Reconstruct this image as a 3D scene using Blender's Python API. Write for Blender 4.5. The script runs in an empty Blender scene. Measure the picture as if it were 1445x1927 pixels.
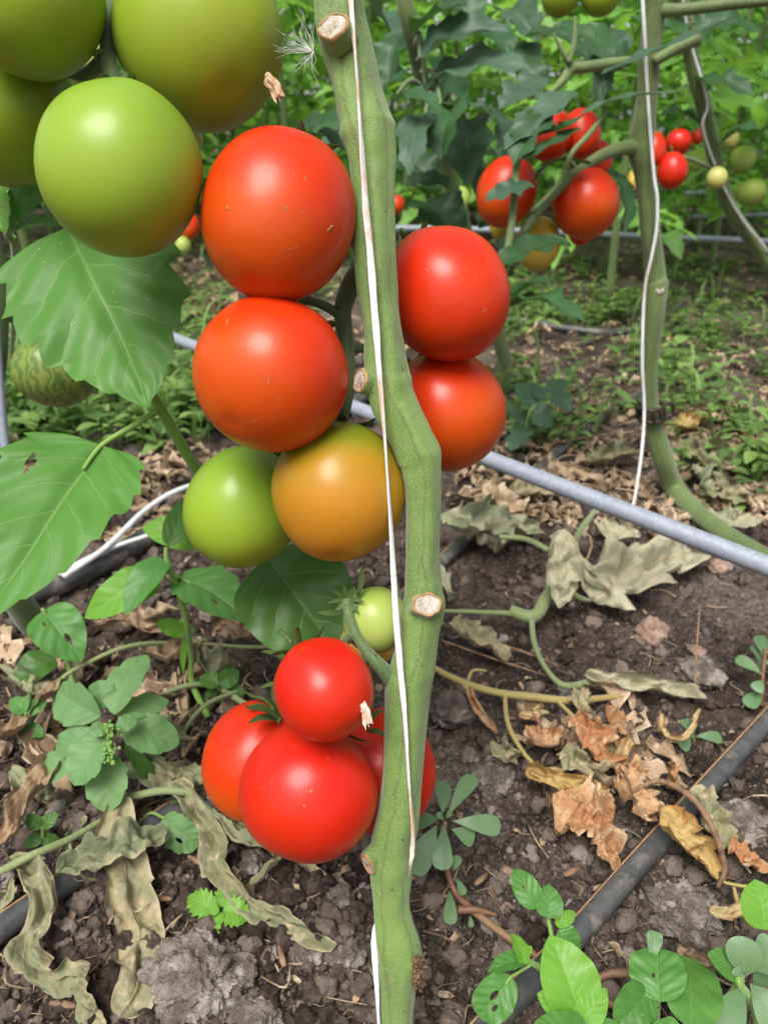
import bpy, bmesh, math, random
import numpy as np
from mathutils import Vector, Matrix, noise

scene = bpy.context.scene
COL = scene.collection
R = math.radians

# ------------------------------------------------------------------ camera
FPX, CX, CY = 1392.0, 722.5, 963.5          # focal length and centre of a 1445 x 1927 frame
CAM_H, PITCH, ROLL = 0.46, R(27), R(2.5)
fwd = Vector((0, math.cos(PITCH), -math.sin(PITCH)))
r0 = Vector((1, 0, 0)); u0 = Vector((0, math.sin(PITCH), math.cos(PITCH)))
right = r0 * math.cos(ROLL) + u0 * math.sin(ROLL)
up = u0 * math.cos(ROLL) - r0 * math.sin(ROLL)
CAM = Vector((0, 0, CAM_H))
cam_d = bpy.data.cameras.new('camera'); cam = bpy.data.objects.new('camera', cam_d); COL.objects.link(cam)
cam.matrix_world = Matrix(((right.x, up.x, -fwd.x, 0), (right.y, up.y, -fwd.y, 0), (right.z, up.z, -fwd.z, CAM_H), (0, 0, 0, 1)))
cam_d.sensor_fit = 'VERTICAL'; cam_d.sensor_height = 5.64; cam_d.sensor_width = 4.23
cam_d.lens = 5.64 * FPX / 1927
cam_d.clip_start = 0.02; cam_d.clip_end = 300
cam_d.dof.use_dof = True; cam_d.dof.focus_distance = 0.365; cam_d.dof.aperture_fstop = 1.9
scene.camera = cam

# ------------------------------------------------------------------ light
SUN_EL, SUN_AZ = R(60), R(205)              # azimuth measured clockwise from +Y (view direction)
world = bpy.data.worlds.new('World'); scene.world = world; world.use_nodes = True
wn = world.node_tree; bg = wn.nodes['Background']
sky = wn.nodes.new('ShaderNodeTexSky'); sky.sky_type = 'NISHITA'; sky.sun_disc = False
sky.sun_elevation = SUN_EL; sky.sun_rotation = SUN_AZ; sky.dust_density = 3.0; sky.air_density = 1.0; sky.ozone_density = 1.0
hs = wn.nodes.new('ShaderNodeHueSaturation'); hs.inputs['Saturation'].default_value = 0.22
wn.links.new(sky.outputs[0], hs.inputs['Color']); wn.links.new(hs.outputs[0], bg.inputs[0])
bg.inputs[1].default_value = 0.11
sd = bpy.data.lights.new('sun', 'SUN'); sd.energy = 3.2; sd.angle = R(32); sd.color = (1, 0.965, 0.91)
so = bpy.data.objects.new('sun', sd); COL.objects.link(so)
sdir = Vector((math.sin(SUN_AZ) * math.cos(SUN_EL), math.cos(SUN_AZ) * math.cos(SUN_EL), math.sin(SUN_EL)))
so.rotation_euler = sdir.to_track_quat('Z', 'Y').to_euler(); so.location = (0, 0, 5)
scene.view_settings.view_transform = 'Standard'; scene.view_settings.look = 'None'
scene.view_settings.exposure = 0.64; scene.view_settings.gamma = 1
scene.cycles.use_denoising = True
scene.cycles.max_bounces = 8; scene.cycles.transmission_bounces = 4; scene.cycles.transparent_max_bounces = 4
scene.cycles.sample_clamp_indirect = 6

# ------------------------------------------------------------------ helpers
def P(x, y, d):
    """world point seen at photo pixel (x, y) at depth d metres"""
    return CAM + fwd * d + right * ((x - CX) / FPX * d) - up * ((y - CY) / FPX * d)
def G(x, y, z=0.0):
    """world point on the horizontal plane at height z under photo pixel (x, y)"""
    v = fwd + right * ((x - CX) / FPX) - up * ((y - CY) / FPX)
    k = (z - CAM_H) / v.z
    return CAM + v * k
def depth(p): return (p - CAM).dot(fwd)
def pxm(n, d): return n * d / FPX
def cdir(a, b, c): return (right * a + up * b - fwd * c).normalized()   # right, up, towards the camera

def tag(o, label, cat, group=None, kind=None):
    if label: o['label'] = label
    if cat: o['category'] = cat
    if group: o['group'] = group
    if kind: o['kind'] = kind
    return o
def empty(name, loc, label=None, cat=None, group=None):
    o = bpy.data.objects.new(name, None); COL.objects.link(o); o.location = loc
    o.empty_display_size = 0.02
    tag(o, label, cat, group); return o

def spline(pts, n):
    """Catmull-Rom through pts (Vectors or tuples) resampled to n+1 points"""
    pts = [np.array(tuple(p), float) for p in pts]
    if len(pts) == 2: return [Vector(pts[0] * (1 - i / n) + pts[1] * (i / n)) if len(pts[0]) == 3 else pts[0] * (1 - i / n) + pts[1] * (i / n) for i in range(n + 1)]
    q = [2 * pts[0] - pts[1]] + pts + [2 * pts[-1] - pts[-2]]
    out = []; m = len(pts) - 1
    for i in range(n + 1):
        f = i / n * m; k = min(int(f), m - 1); t = f - k
        a, b, c, d = q[k], q[k + 1], q[k + 2], q[k + 3]
        v = 0.5 * (2 * b + (c - a) * t + (2 * a - 5 * b + 4 * c - d) * t * t + (3 * b - a - 3 * c + d) * t ** 3)
        out.append(Vector(v) if len(v) == 3 else v)
    return out

class MB:
    def __init__(s): s.v = []; s.f = []; s.uv = []
    def add(s, vs, fs, uvs=None):
        o = len(s.v); s.v += [tuple(v) for v in vs]; s.f += [tuple(i + o for i in f) for f in fs]
        s.uv += uvs if uvs else [(0.5, 0.5)] * len(vs)
    def build(s, name, mat, parent=None, origin=None, smooth=True):
        v = np.array(s.v, np.float32)
        o = np.array(parent.location if parent is not None else (origin if origin is not None else v.mean(0)), np.float32)
        if parent is not None and parent.parent is not None: o = o + np.array(parent.parent.location, np.float32)
        me = bpy.data.meshes.new(name); me.from_pydata((v - o).tolist(), [], s.f)
        uvl = me.uv_layers.new(name='UVMap')
        li = np.zeros(len(me.loops), np.int32); me.loops.foreach_get('vertex_index', li)
        uvl.data.foreach_set('uv', np.array(s.uv, np.float32)[li].ravel())
        if smooth: me.polygons.foreach_set('use_smooth', np.ones(len(me.polygons), bool))
        me.materials.append(mat); me.update()
        ob = bpy.data.objects.new(name, me); COL.objects.link(ob)
        if parent is not None: ob.parent = parent
        else: ob.location = o
        return ob

def tube(mb, pts, rad, n=10, seg=None, caps=True, turns=0.0, flat=1.0, ridge=0, ramp=0.0, bump=0.0, seed=0, hint=None):
    seg = seg or max(6, len(pts) * 4)
    c = spline(pts, seg)
    rr = rad if hasattr(rad, '__len__') else [rad, rad]
    rs = [float(x[0]) for x in spline([(r,) for r in rr], seg)] if len(rr) > 1 else [rr[0]] * (seg + 1)
    vs, fs, uv = [], [], []
    ref = Vector(hint) if hint is not None else fwd.copy()
    for i, p in enumerate(c):
        t = (c[min(i + 1, seg)] - c[max(i - 1, 0)])
        t = t.normalized() if t.length > 1e-9 else Vector((0, 0, 1))
        a = ref - t * ref.dot(t)
        if a.length < 1e-3: a = t.orthogonal()
        a.normalize(); b = t.cross(a); ref = a if hint is None else ref
        if turns:
            w_ = turns * 2 * math.pi * i / seg; a, b = a * math.cos(w_) + b * math.sin(w_), b * math.cos(w_) - a * math.sin(w_)
        for k in range(n):
            th = 2 * math.pi * k / n
            r = max(rs[i], 1e-5)
            if ridge: r *= 1 + ramp * math.cos(ridge * th + 0.6 * math.sin(i * 0.13))
            if bump: r *= 1 + bump * noise.noise(Vector((math.cos(th) * 1.3 + seed, math.sin(th) * 1.3, i * 0.17)))
            vs.append(p + (b * math.cos(th) + a * math.sin(th) * flat) * r); uv.append((k / n, i / seg))
    for i in range(seg):
        for k in range(n):
            fs.append((i * n + k, i * n + (k + 1) % n, (i + 1) * n + (k + 1) % n, (i + 1) * n + k))
    if caps:
        fs.append(tuple(range(n - 1, -1, -1))); fs.append(tuple(seg * n + k for k in range(n)))
    mb.add(vs, fs, uv)

PROF = {'ovate': (0.5, 0.85), 'heart': (0.32, 0.95), 'lance': (0.8, 1.0), 'obovate': (1.15, 0.42), 'strip': (0.28, 0.32), 'round': (0.5, 0.5), 'rhomb': (0.75, 0.75), 'blade': (0.15, 0.6)}
def leaf(mb, mid, width, nrm, prof='ovate', teeth=0, tamp=0.15, lobe=0, lamp=0.0, fold=0.15, curl=0.0, crump=0.0, cfreq=30.0, wave=0.0, quilt=0.0, ns=24, nt=5, seed=0, holes=(), twist=0.0, nveins=6, pleat=0.0):
    """sheet along the midrib 'mid'; u runs across, v along"""
    c = spline(mid, ns); a, b = PROF[prof]; smx = a / (a + b); mx = smx ** a * (1 - smx) ** b
    rnd = random.Random(seed); k1 = rnd.random() * 50
    vs, uv, fs = [], [], []
    L = sum((c[i + 1] - c[i]).length for i in range(ns))
    for i, p in enumerate(c):
        s = i / ns
        t = (c[min(i + 1, ns)] - c[max(i - 1, 0)]).normalized()
        n_ = nrm(s) if callable(nrm) else Vector(nrm)
        S = t.cross(n_)
        if S.length < 1e-4: S = t.orthogonal()
        S.normalize(); N = S.cross(t).normalized()
        if twist:
            q = Matrix.Rotation(twist * s, 3, t); S = q @ S; N = q @ N
        w0 = max(0.0, s) ** a * max(0.0, 1 - s) ** b / mx if 0 < s < 1 else 0.0
        w0 = max(w0, 0.015) * width / 2
        for j in range(-nt, nt + 1):
            tt = j / nt; at = abs(tt); w = w0
            sg = 1 if tt > 0 else 2
            if teeth:
                f = (s * teeth + (0.31 if sg == 2 else 0)) % 1.0
                amp = tamp * (0.6 + 0.8 * noise.noise(Vector((math.floor(s * teeth + (0.31 if sg == 2 else 0)) * 1.7 + k1, sg * 9.1, 0))))
                w *= 1 + amp * (f - 0.55) * at * at * 2.0
            if lobe:
                f = (s * lobe + (0.25 if sg == 2 else 0)) % 1.0
                w *= 1 - lamp * (0.5 + 0.5 * math.cos(2 * math.pi * f)) * at
            if crump: w *= 1 + 0.22 * at * noise.noise(Vector((s * 7 + k1, sg * 5.0, 1.3)))
            x = tt * w
            if curl:
                rad_ = max(w0, 1e-4); ang = curl * at
                xx = math.sin(ang) / max(curl, 1e-4) if abs(curl) > 1e-3 else at
                zz = (1 - math.cos(ang)) / curl
                off = S * (math.copysign(xx, tt) * w) + N * (zz * w)
            else:
                off = S * x * math.cos(fold) + N * abs(x) * math.sin(fold)
            if quilt: off += N * quilt * w0 * (math.cos(2 * math.pi * (s * nveins - at * 1.6 + (0.5 if sg == 2 else 0))) * at * (1 - at * 0.6) * 0.5 - 0.5 * math.exp(-(at * 9) ** 2))
            if pleat: off += N * pleat * w0 * math.sin(tt * 5.5 + 2.6 * noise.noise(Vector((s * 5 + k1, 3.1, 0))) + k1) * (0.4 + 0.9 * noise.noise(Vector((s * 9, tt * 1.2, k1))) )
            if wave: off += N * wave * at * math.sin(s * 17 + k1 + (2 if sg == 2 else 0)) * w0
            v = p + off
            if crump:
                q = v * cfreq + Vector((k1, k1 * 0.3, 0))
                v = v + (N * noise.noise(q) + S * 0.5 * noise.noise(q + Vector((7, 3, 9))) + N * 0.7 * noise.noise(q * 2.3) + N * 0.25 * noise.noise(q * 5.1)) * crump
            vs.append(v); uv.append((0.5 + 0.5 * tt, s))
    m = 2 * nt + 1
    for i in range(ns):
        for j in range(m - 1):
            if holes:
                tt = (j + 0.5) / nt - 1; s = (i + 0.5) / ns
                if any((tt - h[0]) ** 2 + ((s - h[1]) * h[3]) ** 2 < h[2] ** 2 for h in holes): continue
            fs.append((i * m + j, i * m + j + 1, (i + 1) * m + j + 1, (i + 1) * m + j))
    mb.add(vs, fs, uv)

def ico(sub):
    bm = bmesh.new(); bmesh.ops.create_icosphere(bm, subdivisions=sub, radius=1)
    v = np.array([x.co[:] for x in bm.verts]); f = [tuple(q.index for q in x.verts) for x in bm.faces]; bm.free(); return v, f

# ------------------------------------------------------------------ node helpers
class NT:
    def __init__(s, name):
        s.m = bpy.data.materials.new(name); s.m.use_nodes = True; s.t = s.m.node_tree
        s.b = s.t.nodes['Principled BSDF']; s.o = s.t.nodes['Material Output']
    def n(s, typ, **k):
        x = s.t.nodes.new('ShaderNode' + typ)
        for a, b in k.items(): setattr(x, a, b)
        return x
    def put(s, sock, val):
        if isinstance(val, bpy.types.NodeSocket): s.t.links.new(val, sock)
        elif isinstance(val, (tuple, list)) and len(val) == 3 and sock.type == 'RGBA': sock.default_value = (*val, 1)
        else: sock.default_value = val
    def math(s, op, a, b=0.0, c=0.0, clamp=False):
        x = s.n('Math', operation=op); x.use_clamp = clamp
        s.put(x.inputs[0], a); s.put(x.inputs[1], b); s.put(x.inputs[2], c); return x.outputs[0]
    def mix(s, f, a, b, typ='MIX'):
        x = s.n('Mix', data_type='RGBA', blend_type=typ); s.put(x.inputs[0], f); s.put(x.inputs[6], a); s.put(x.inputs[7], b); return x.outputs[2]
    def ss(s, v, a, b, lo=0.0, hi=1.0):
        x = s.n('MapRange', interpolation_type='SMOOTHSTEP'); s.put(x.inputs[0], v); s.put(x.inputs[1], a); s.put(x.inputs[2], b); s.put(x.inputs[3], lo); s.put(x.inputs[4], hi); return x.outputs[0]
    def noise(s, scale, co=None, detail=3.0, rough=0.55, dist=0.0):
        x = s.n('TexNoise'); x.inputs['Scale'].default_value = scale; x.inputs['Detail'].default_value = detail
        x.inputs['Roughness'].default_value = rough; x.inputs['Distortion'].default_value = dist
        if co is not None: s.t.links.new(co, x.inputs['Vector'])
        return x.outputs[0]
    def vor(s, scale, co=None, feature='F1', out='Distance'):
        x = s.n('TexVoronoi', feature=feature); x.inputs['Scale'].default_value = scale
        if co is not None: s.t.links.new(co, x.inputs['Vector'])
        return x.outputs[out]
    def coord(s, w='Object'): return s.n('TexCoord').outputs[w]
    def bump(s, h, strength=0.3, dist=0.001):
        x = s.n('Bump'); x.inputs['Strength'].default_value = strength; x.inputs['Distance'].default_value = dist
        s.t.links.new(h, x.inputs['Height']); s.t.links.new(x.outputs[0], s.b.inputs['Normal']); return x.outputs[0]
    def set(s, **k):
        nm = {'col': 'Base Color', 'rough': 'Roughness', 'metal': 'Metallic', 'spec': 'Specular IOR Level', 'coat': 'Coat Weight', 'coatr': 'Coat Roughness', 'sss': 'Subsurface Weight', 'sheen': 'Sheen Weight'}
        for a, v in k.items(): s.put(s.b.inputs[nm[a]], v)
    def translucent(s, col, amt, nrm=None):
        t = s.n('BsdfTranslucent'); s.put(t.inputs[0], col)
        x = s.n('MixShader'); s.put(x.inputs[0], amt); s.t.links.new(s.b.outputs[0], x.inputs[1]); s.t.links.new(t.outputs[0], x.inputs[2])
        s.t.links.new(x.outputs[0], s.o.inputs[0])

def mat_leaf(name, c1, c2, vein, nv=6, slope=1.6, rough=0.42, tr=0.3, trc=None, island=False, blotch=0.0, bl_col=(0.5, 0.45, 0.2), bs=0.4, spots=False, spec=0.32, vw=1.0):
    m = NT(name); co = m.coord()
    uv = m.n('SeparateXYZ'); m.t.links.new(m.coord('UV'), uv.inputs[0]); u, v = uv.outputs[0], uv.outputs[1]
    t = m.math('MULTIPLY_ADD', u, 2.0, -1.0); at = m.math('ABSOLUTE', t)
    wob = m.noise(60, co, 2)
    ph = m.math('SUBTRACT', m.math('MULTIPLY', v, nv), m.math('MULTIPLY', at, slope))
    ph = m.math('ADD', ph, m.math('MULTIPLY', m.math('GREATER_THAN', t, 0.0), 0.5))
    ph = m.math('ADD', ph, m.math('MULTIPLY', m.math('SUBTRACT', wob, 0.5), 0.35))
    fr = m.math('FRACT', ph); tri = m.math('ABSOLUTE', m.math('SUBTRACT', fr, 0.5))   # 0.5 at vein
    lat = m.math('MULTIPLY', m.ss(tri, 0.5 - 0.055 * vw, 0.5 - 0.012), m.ss(at, 0.98, 0.6, 0.0, 0.8))
    midr = m.ss(at, 0.034 * vw, 0.010)
    net = m.ss(m.vor(420, co, 'DISTANCE_TO_EDGE'), 0.07, 0.0, 0.0, 0.10)
    vn = m.math('MAXIMUM', m.math('MAXIMUM', lat, midr), net)
    rnd = m.n('NewGeometry').outputs['Random Per Island'] if island else m.n('ObjectInfo').outputs['Random']
    f = m.math('ADD', m.math('MULTIPLY', m.noise(22, co, 4), 0.9), m.math('MULTIPLY_ADD', rnd, 1.3 if island else 0.7, -0.65 if island else -0.35), clamp=True)
    c = m.mix(f, c1, c2)
    if blotch:
        b = m.ss(m.noise(45, co, 5, 0.6), 1 - blotch - 0.08, 1 - blotch + 0.08); c = m.mix(b, c, bl_col)
    c = m.mix(m.math('MULTIPLY', vn, 0.55), c, vein)
    if spots: c = m.mix(m.math('MULTIPLY', m.ss(m.vor(260, co), 0.16, 0.06), m.ss(m.noise(60, co, 3), 0.56, 0.66, 0, .8)), c, (0.6, 0.62, 0.42))
    h = m.math('SUBTRACT', m.math('MULTIPLY', m.math('SUBTRACT', 0.5, tri), 0.8), m.math('MULTIPLY', m.math('MAXIMUM', lat, midr), 0.5))
    h = m.math('ADD', h, m.math('MULTIPLY', m.noise(350, co, 2), 0.25))
    m.set(col=c, rough=m.math('MULTIPLY_ADD', m.noise(90, co, 3), 0.25, rough - 0.12), spec=spec)
    m.bump(h, bs, 0.0012)
    m.translucent(m.mix(0.5, c, trc or (c2[0] * 2.0, c2[1] * 1.9, c2[2] * 0.8)), tr)
    return m.m

def mat_dry(name, c1, c2, c3, island=False, tr=0.12, veinc=None):
    m = NT(name); co = m.coord()
    uv = m.n('SeparateXYZ'); m.t.links.new(m.coord('UV'), uv.inputs[0]); u, v = uv.outputs[0], uv.outputs[1]
    t = m.math('MULTIPLY_ADD', u, 2.0, -1.0); at = m.math('ABSOLUTE', t)
    rnd = m.n('NewGeometry').outputs['Random Per Island'] if island else m.n('ObjectInfo').outputs['Random']
    f = m.math('ADD', m.noise(28, co, 5, 0.6), m.math('MULTIPLY_ADD', rnd, 0.5, -0.25), clamp=True)
    c = m.mix(m.ss(f, 0.35, 0.65), c1, c2)
    c = m.mix(m.ss(m.noise(75, co, 4, 0.65), 0.52, 0.72), c, c3)
    c = m.mix(m.ss(m.math('ADD', at, m.math('MULTIPLY', m.math('SUBTRACT', m.noise(50, co, 4), .5), .9)), 0.75, 1.05, 0, .8), c, c3)
    ph = m.math('SUBTRACT', m.math('MULTIPLY', v, 5.0), m.math('MULTIPLY', at, 1.4))
    tri = m.math('ABSOLUTE', m.math('SUBTRACT', m.math('FRACT', m.math('ADD', ph, m.math('MULTIPLY', m.noise(40, co, 2), 0.8))), 0.5))
    vn = m.math('MAXIMUM', m.math('MULTIPLY', m.ss(tri, 0.45, 0.49, 0, 0.6), m.ss(m.noise(30, co, 3), 0.45, 0.6)), m.ss(at, 0.06, 0.015))
    c = m.mix(m.math('MULTIPLY', vn, 0.5), c, veinc or (0.40, 0.28, 0.15))
    net = m.vor(190, co, 'DISTANCE_TO_EDGE')
    h = m.math('ADD', m.math('MULTIPLY', m.noise(260, co, 4, 0.65), 0.9), m.math('MULTIPLY', vn, 0.5))
    h = m.math('ADD', h, m.ss(net, 0.0, 0.4, 0.0, 0.35))
    m.set(col=c, rough=0.72, spec=0.25); m.bump(h, 0.75, 0.0012)
    m.translucent(c, tr)
    return m.m

def mat_tomato(name, top, body, end, sss=(1, 0.25, 0.08), nmix=0.4, zc=(-0.9, 0.1, 0.9), rough=0.36, stripes=None):
    m = NT(name); co = m.coord()
    z = m.n('SeparateXYZ'); m.t.links.new(m.coord('Generated'), z.inputs[0])
    zz = m.math('MULTIPLY_ADD', z.outputs[2], 2.0, -1.0)                      # -1 blossom end .. 1 stem end
    zz = m.math('ADD', zz, m.math('MULTIPLY', m.math('SUBTRACT', m.noise(26, co, 3), 0.5), nmix * 2))
    c = m.mix(m.ss(zz, zc[0], zc[1]), end, body); c = m.mix(m.ss(zz, zc[1], zc[2]), c, top)
    c = m.mix(m.math('MULTIPLY', m.noise(70, co, 5), 0.22), c, tuple(x * 0.55 for x in body))
    sp = m.ss(m.vor(1100, co), 0.22, 0.08)
    c = m.mix(m.math('MULTIPLY', sp, m.ss(m.noise(90, co), 0.4, 0.7, 0.0, 0.4)), c, (0.7, 0.42, 0.10))
    if stripes:
        w = m.noise(30, co, 2); an = m.n('TexWave', wave_type='BANDS', bands_direction='X'); an.inputs['Scale'].default_value = 30; an.inputs['Distortion'].default_value = 11; an.inputs['Detail'].default_value = 5; an.inputs['Detail Scale'].default_value = 2.5
        m.t.links.new(co, an.inputs['Vector']); c = m.mix(m.ss(an.outputs[1], 0.55, 0.75), c, stripes)
    # a few pale healed scratches
    sc = m.n('Mapping'); sc.inputs['Scale'].default_value = (30, 30, 9); sc.inputs['Rotation'].default_value = (0.5, 0.9, 0.3); m.t.links.new(co, sc.inputs[0])
    scr = m.math('MULTIPLY', m.ss(m.vor(2.1, sc.outputs[0]), 0.13, 0.05), m.ss(m.noise(160, co, 4), 0.5, 0.62))
    c = m.mix(m.math('MULTIPLY', scr, 0.55), c, (0.55, 0.28, 0.12))
    m.set(col=c, rough=m.math('MULTIPLY_ADD', m.noise(55, co, 4), 0.16, rough - 0.08), spec=0.30, coat=0.05, coatr=0.14, sss=0.15)
    m.b.inputs['Subsurface Radius'].default_value = sss; m.b.inputs['Subsurface Scale'].default_value = 0.004
    h = m.math('ADD', m.noise(900, co, 2), m.math('MULTIPLY', m.noise(45, co, 2), 3.0)); m.bump(h, 0.10, 0.0006)
    return m.m

def mat_stem(name, c1, c2, c3, fine=1400, rough=0.55, lines=0.0):
    m = NT(name); co = m.coord()
    mp = m.n('Mapping'); mp.inputs['Scale'].default_value = (1, 1, 0.12); m.t.links.new(co, mp.inputs[0])
    st = m.noise(260, mp.outputs[0], 3)
    c = m.mix(m.ss(m.noise(16, co, 3), 0.35, 0.68), c1, c2)
    c = m.mix(m.ss(st, 0.5, 0.7, 0, 0.5), c, c3)
    if lines:
        uv = m.n('SeparateXYZ'); m.t.links.new(m.coord('UV'), uv.inputs[0])
        q = m.math('MULTIPLY_ADD', m.noise(30, co, 3), 0.16, m.math('MULTIPLY_ADD', m.math('SINE', m.math('MULTIPLY', uv.outputs[1], 9.0)), 0.05, uv.outputs[0]))
        ln = m.math('ABSOLUTE', m.math('SUBTRACT', m.math('FRACT', m.math('MULTIPLY', q, 5.0)), 0.5))
        c = m.mix(m.ss(ln, 0.40, 0.49, 0, lines), c, (0.085, 0.075, 0.028))
        c = m.mix(m.ss(m.noise(55, co, 5, 0.7), 0.5, 0.72, 0, 0.35), c, (0.06, 0.095, 0.025))
    g = m.noise(fine, co, 2, 0.7)
    c = m.mix(m.ss(g, 0.45, 0.68, 0, 0.6), c, tuple(min(1, x * 1.9 + 0.03) for x in c2))
    c = m.mix(m.ss(m.vor(90, co), 0.085, 0.05, 0, 0.8), c, (0.03, 0.03, 0.015))
    m.set(col=c, rough=rough, spec=0.35, sheen=0.25, sss=0.08)
    m.b.inputs['Subsurface Radius'].default_value = (0.4, 1, 0.2); m.b.inputs['Subsurface Scale'].default_value = 0.003
    h = m.math('ADD', m.math('MULTIPLY', st, 1.4), m.math('MULTIPLY', g, 1.0)); m.bump(h, 0.5, 0.0008)
    return m.m

def mat_plain(name, c1, c2, scale=40, rough=0.6, metal=0.0, bs=0.3, bd=0.001, spec=0.4, c3=None, s3=12, stretch=None):
    m = NT(name); co = m.coord()
    if stretch:
        mp = m.n('Mapping'); mp.inputs['Scale'].default_value = stretch; m.t.links.new(co, mp.inputs[0]); co = mp.outputs[0]
    n1 = m.noise(scale, co, 5, 0.62); c = m.mix(m.ss(n1, 0.35, 0.68), c1, c2)
    if c3: c = m.mix(m.ss(m.noise(s3, co, 5, 0.65), 0.52, 0.66), c, c3)
    m.set(col=c, rough=m.math('MULTIPLY_ADD', n1, 0.25, rough - 0.12), metal=metal, spec=spec); m.bump(m.noise(scale * 4, co, 4, 0.65), bs, bd)
    return m.m

def mat_soil(name, island=False, pale=0.5):
    m = NT(name); co = m.n('NewGeometry').outputs['Position']
    big = m.noise(3.2, co, 4, 0.6); mid = m.noise(24, co, 5, 0.65); fine = m.noise(190, co, 5, 0.7)
    c = m.mix(m.ss(mid, 0.3, 0.7), (0.014, 0.010, 0.008), (0.090, 0.062, 0.049))
    c = m.mix(m.ss(m.math('ADD', m.math('MULTIPLY', big, 0.5), m.math('MULTIPLY', fine, 0.5)), 0.44, 0.66), c, (0.21, 0.17, 0.145))
    if island:
        rnd = m.n('NewGeometry').outputs['Random Per Island']
        c = m.mix(m.ss(rnd, 0.35, 1.0, 0, 0.85), c, (0.26, 0.20, 0.165)); c = m.mix(m.ss(rnd, 0.94, 0.98, 0, 0.6), c, (0.42, 0.37, 0.34))
        c = m.mix(m.ss(rnd, 0.25, 0.0, 0, 0.7), c, (0.030, 0.020, 0.016))
    else:
        c = m.mix(m.ss(m.noise(420, co, 3), 0.62, 0.74, 0, 0.6), c, (0.36, 0.31, 0.28))
    m.set(col=c, rough=0.92, spec=0.2)
    h = m.math('ADD', fine, m.math('MULTIPLY', m.noise(700, co, 3, 0.7), 0.5)); m.bump(h, 1.0, 0.0045)
    return m.m

M = {}
M['soil'] = mat_soil('soil'); M['crumb'] = mat_soil('soil_crumb', True)
M['rock'] = mat_plain('rock', (0.13, 0.105, 0.088), (0.33, 0.28, 0.24), 90, 0.9, 0, 1.0, 0.006, 0.2, (0.45, 0.40, 0.36), 70)
M['rock_dark'] = mat_plain('clod', (0.06, 0.048, 0.042), (0.15, 0.125, 0.11), 60, 0.92, 0, 0.9, 0.004, 0.2, (0.24, 0.205, 0.185), 30)
M['rock_tan'] = mat_plain('tan_stone', (0.20, 0.125, 0.095), (0.36, 0.26, 0.20), 50, 0.85, 0, 0.5, 0.002, 0.2)
M['red'] = mat_tomato('red_tomato', (0.44, 0.018, 0.003), (0.56, 0.020, 0.003), (0.54, 0.034, 0.003))
M['red2'] = mat_tomato('orange_red_tomato', (0.48, 0.017, 0.002), (0.56, 0.030, 0.002), (0.54, 0.072, 0.003), nmix=0.5)
M['scarlet'] = mat_tomato('scarlet_tomato', (0.54, 0.014, 0.005), (0.56, 0.012, 0.004), (0.52, 0.020, 0.003))
M['green'] = mat_tomato('green_tomato', (0.175, 0.30, 0.024), (0.24, 0.345, 0.026), (0.35, 0.28, 0.018), (0.6, 1, 0.15), 0.3, (-1.5, -0.8, 0.9))
M['olive'] = mat_tomato('olive_tomato', (0.185, 0.30, 0.024), (0.26, 0.335, 0.023), (0.34, 0.27, 0.017), (0.6, 1, 0.15), 0.35, (-1.5, -0.8, 0.8))
M['amber'] = mat_tomato('amber_tomato', (0.15, 0.19, 0.010), (0.36, 0.185, 0.010), (0.44, 0.18, 0.012), (1, 0.6, 0.1), 0.45, (-0.7, -0.1, 0.7))
M['pale'] = mat_tomato('pale_green_tomato', (0.22, 0.32, 0.05), (0.30, 0.38, 0.08), (0.34, 0.40, 0.10), (0.6, 1, 0.2), 0.3)
M['yellow'] = mat_tomato('yellow_tomato', (0.34, 0.32, 0.05), (0.46, 0.29, 0.03), (0.48, 0.33, 0.05), (1, 0.7, 0.1), 0.3)
M['cream'] = mat_tomato('cream_tomato', (0.34, 0.38, 0.10), (0.46, 0.44, 0.14), (0.46, 0.42, 0.12), (1, 0.9, 0.2), 0.3)
M['striped'] = mat_tomato('striped_tomato', (0.12, 0.19, 0.03), (0.18, 0.24, 0.045), (0.20, 0.24, 0.05), (0.6, 1, 0.15), 0.3, stripes=(0.085, 0.145, 0.03))
M['stem'] = mat_stem('tomato_stem', (0.14, 0.225, 0.045), (0.095, 0.155, 0.034), (0.17, 0.23, 0.07), lines=0.55)  # brownish edge lines, deepened in colour to stand in for ridge shadows
M['stem_far'] = mat_stem('far_stem', (0.115, 0.165, 0.045), (0.07, 0.105, 0.028), (0.15, 0.18, 0.07), 700, lines=0.5)
M['stalk'] = mat_stem('truss_stalk', (0.085, 0.13, 0.035), (0.06, 0.10, 0.03), (0.12, 0.16, 0.06))
M['hair'] = mat_plain('stem_hair', (0.42, 0.47, 0.26), (0.55, 0.58, 0.38), 40, 0.5)
M['scar'] = mat_plain('cut_scar', (0.40, 0.34, 0.27), (0.58, 0.54, 0.49), 220, 0.8, 0, 0.8, 0.002, 0.2, (0.28, 0.17, 0.09), 200)
M['scar_rim'] = mat_plain('scar_rim', (0.25, 0.13, 0.05), (0.42, 0.26, 0.12), 200, 0.8)
M['sepal'] = mat_leaf('sepal', (0.05, 0.085, 0.025), (0.075, 0.125, 0.035), (0.12, 0.16, 0.06), tr=0.1)
M['drywisp'] = mat_plain('dry_flower', (0.33, 0.19, 0.09), (0.60, 0.43, 0.28), 250, 0.8, 0, 0.8, 0.001)
M['wisp_pale'] = mat_plain('dry_flower_pale', (0.55, 0.38, 0.27), (0.78, 0.65, 0.52), 250, 0.8, 0, 0.8, 0.001)
M['leaf'] = mat_leaf('weed_leaf', (0.055, 0.165, 0.030), (0.10, 0.245, 0.045), (0.18, 0.32, 0.09), 5, 1.5, 0.46, 0.3, spots=True)
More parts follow.
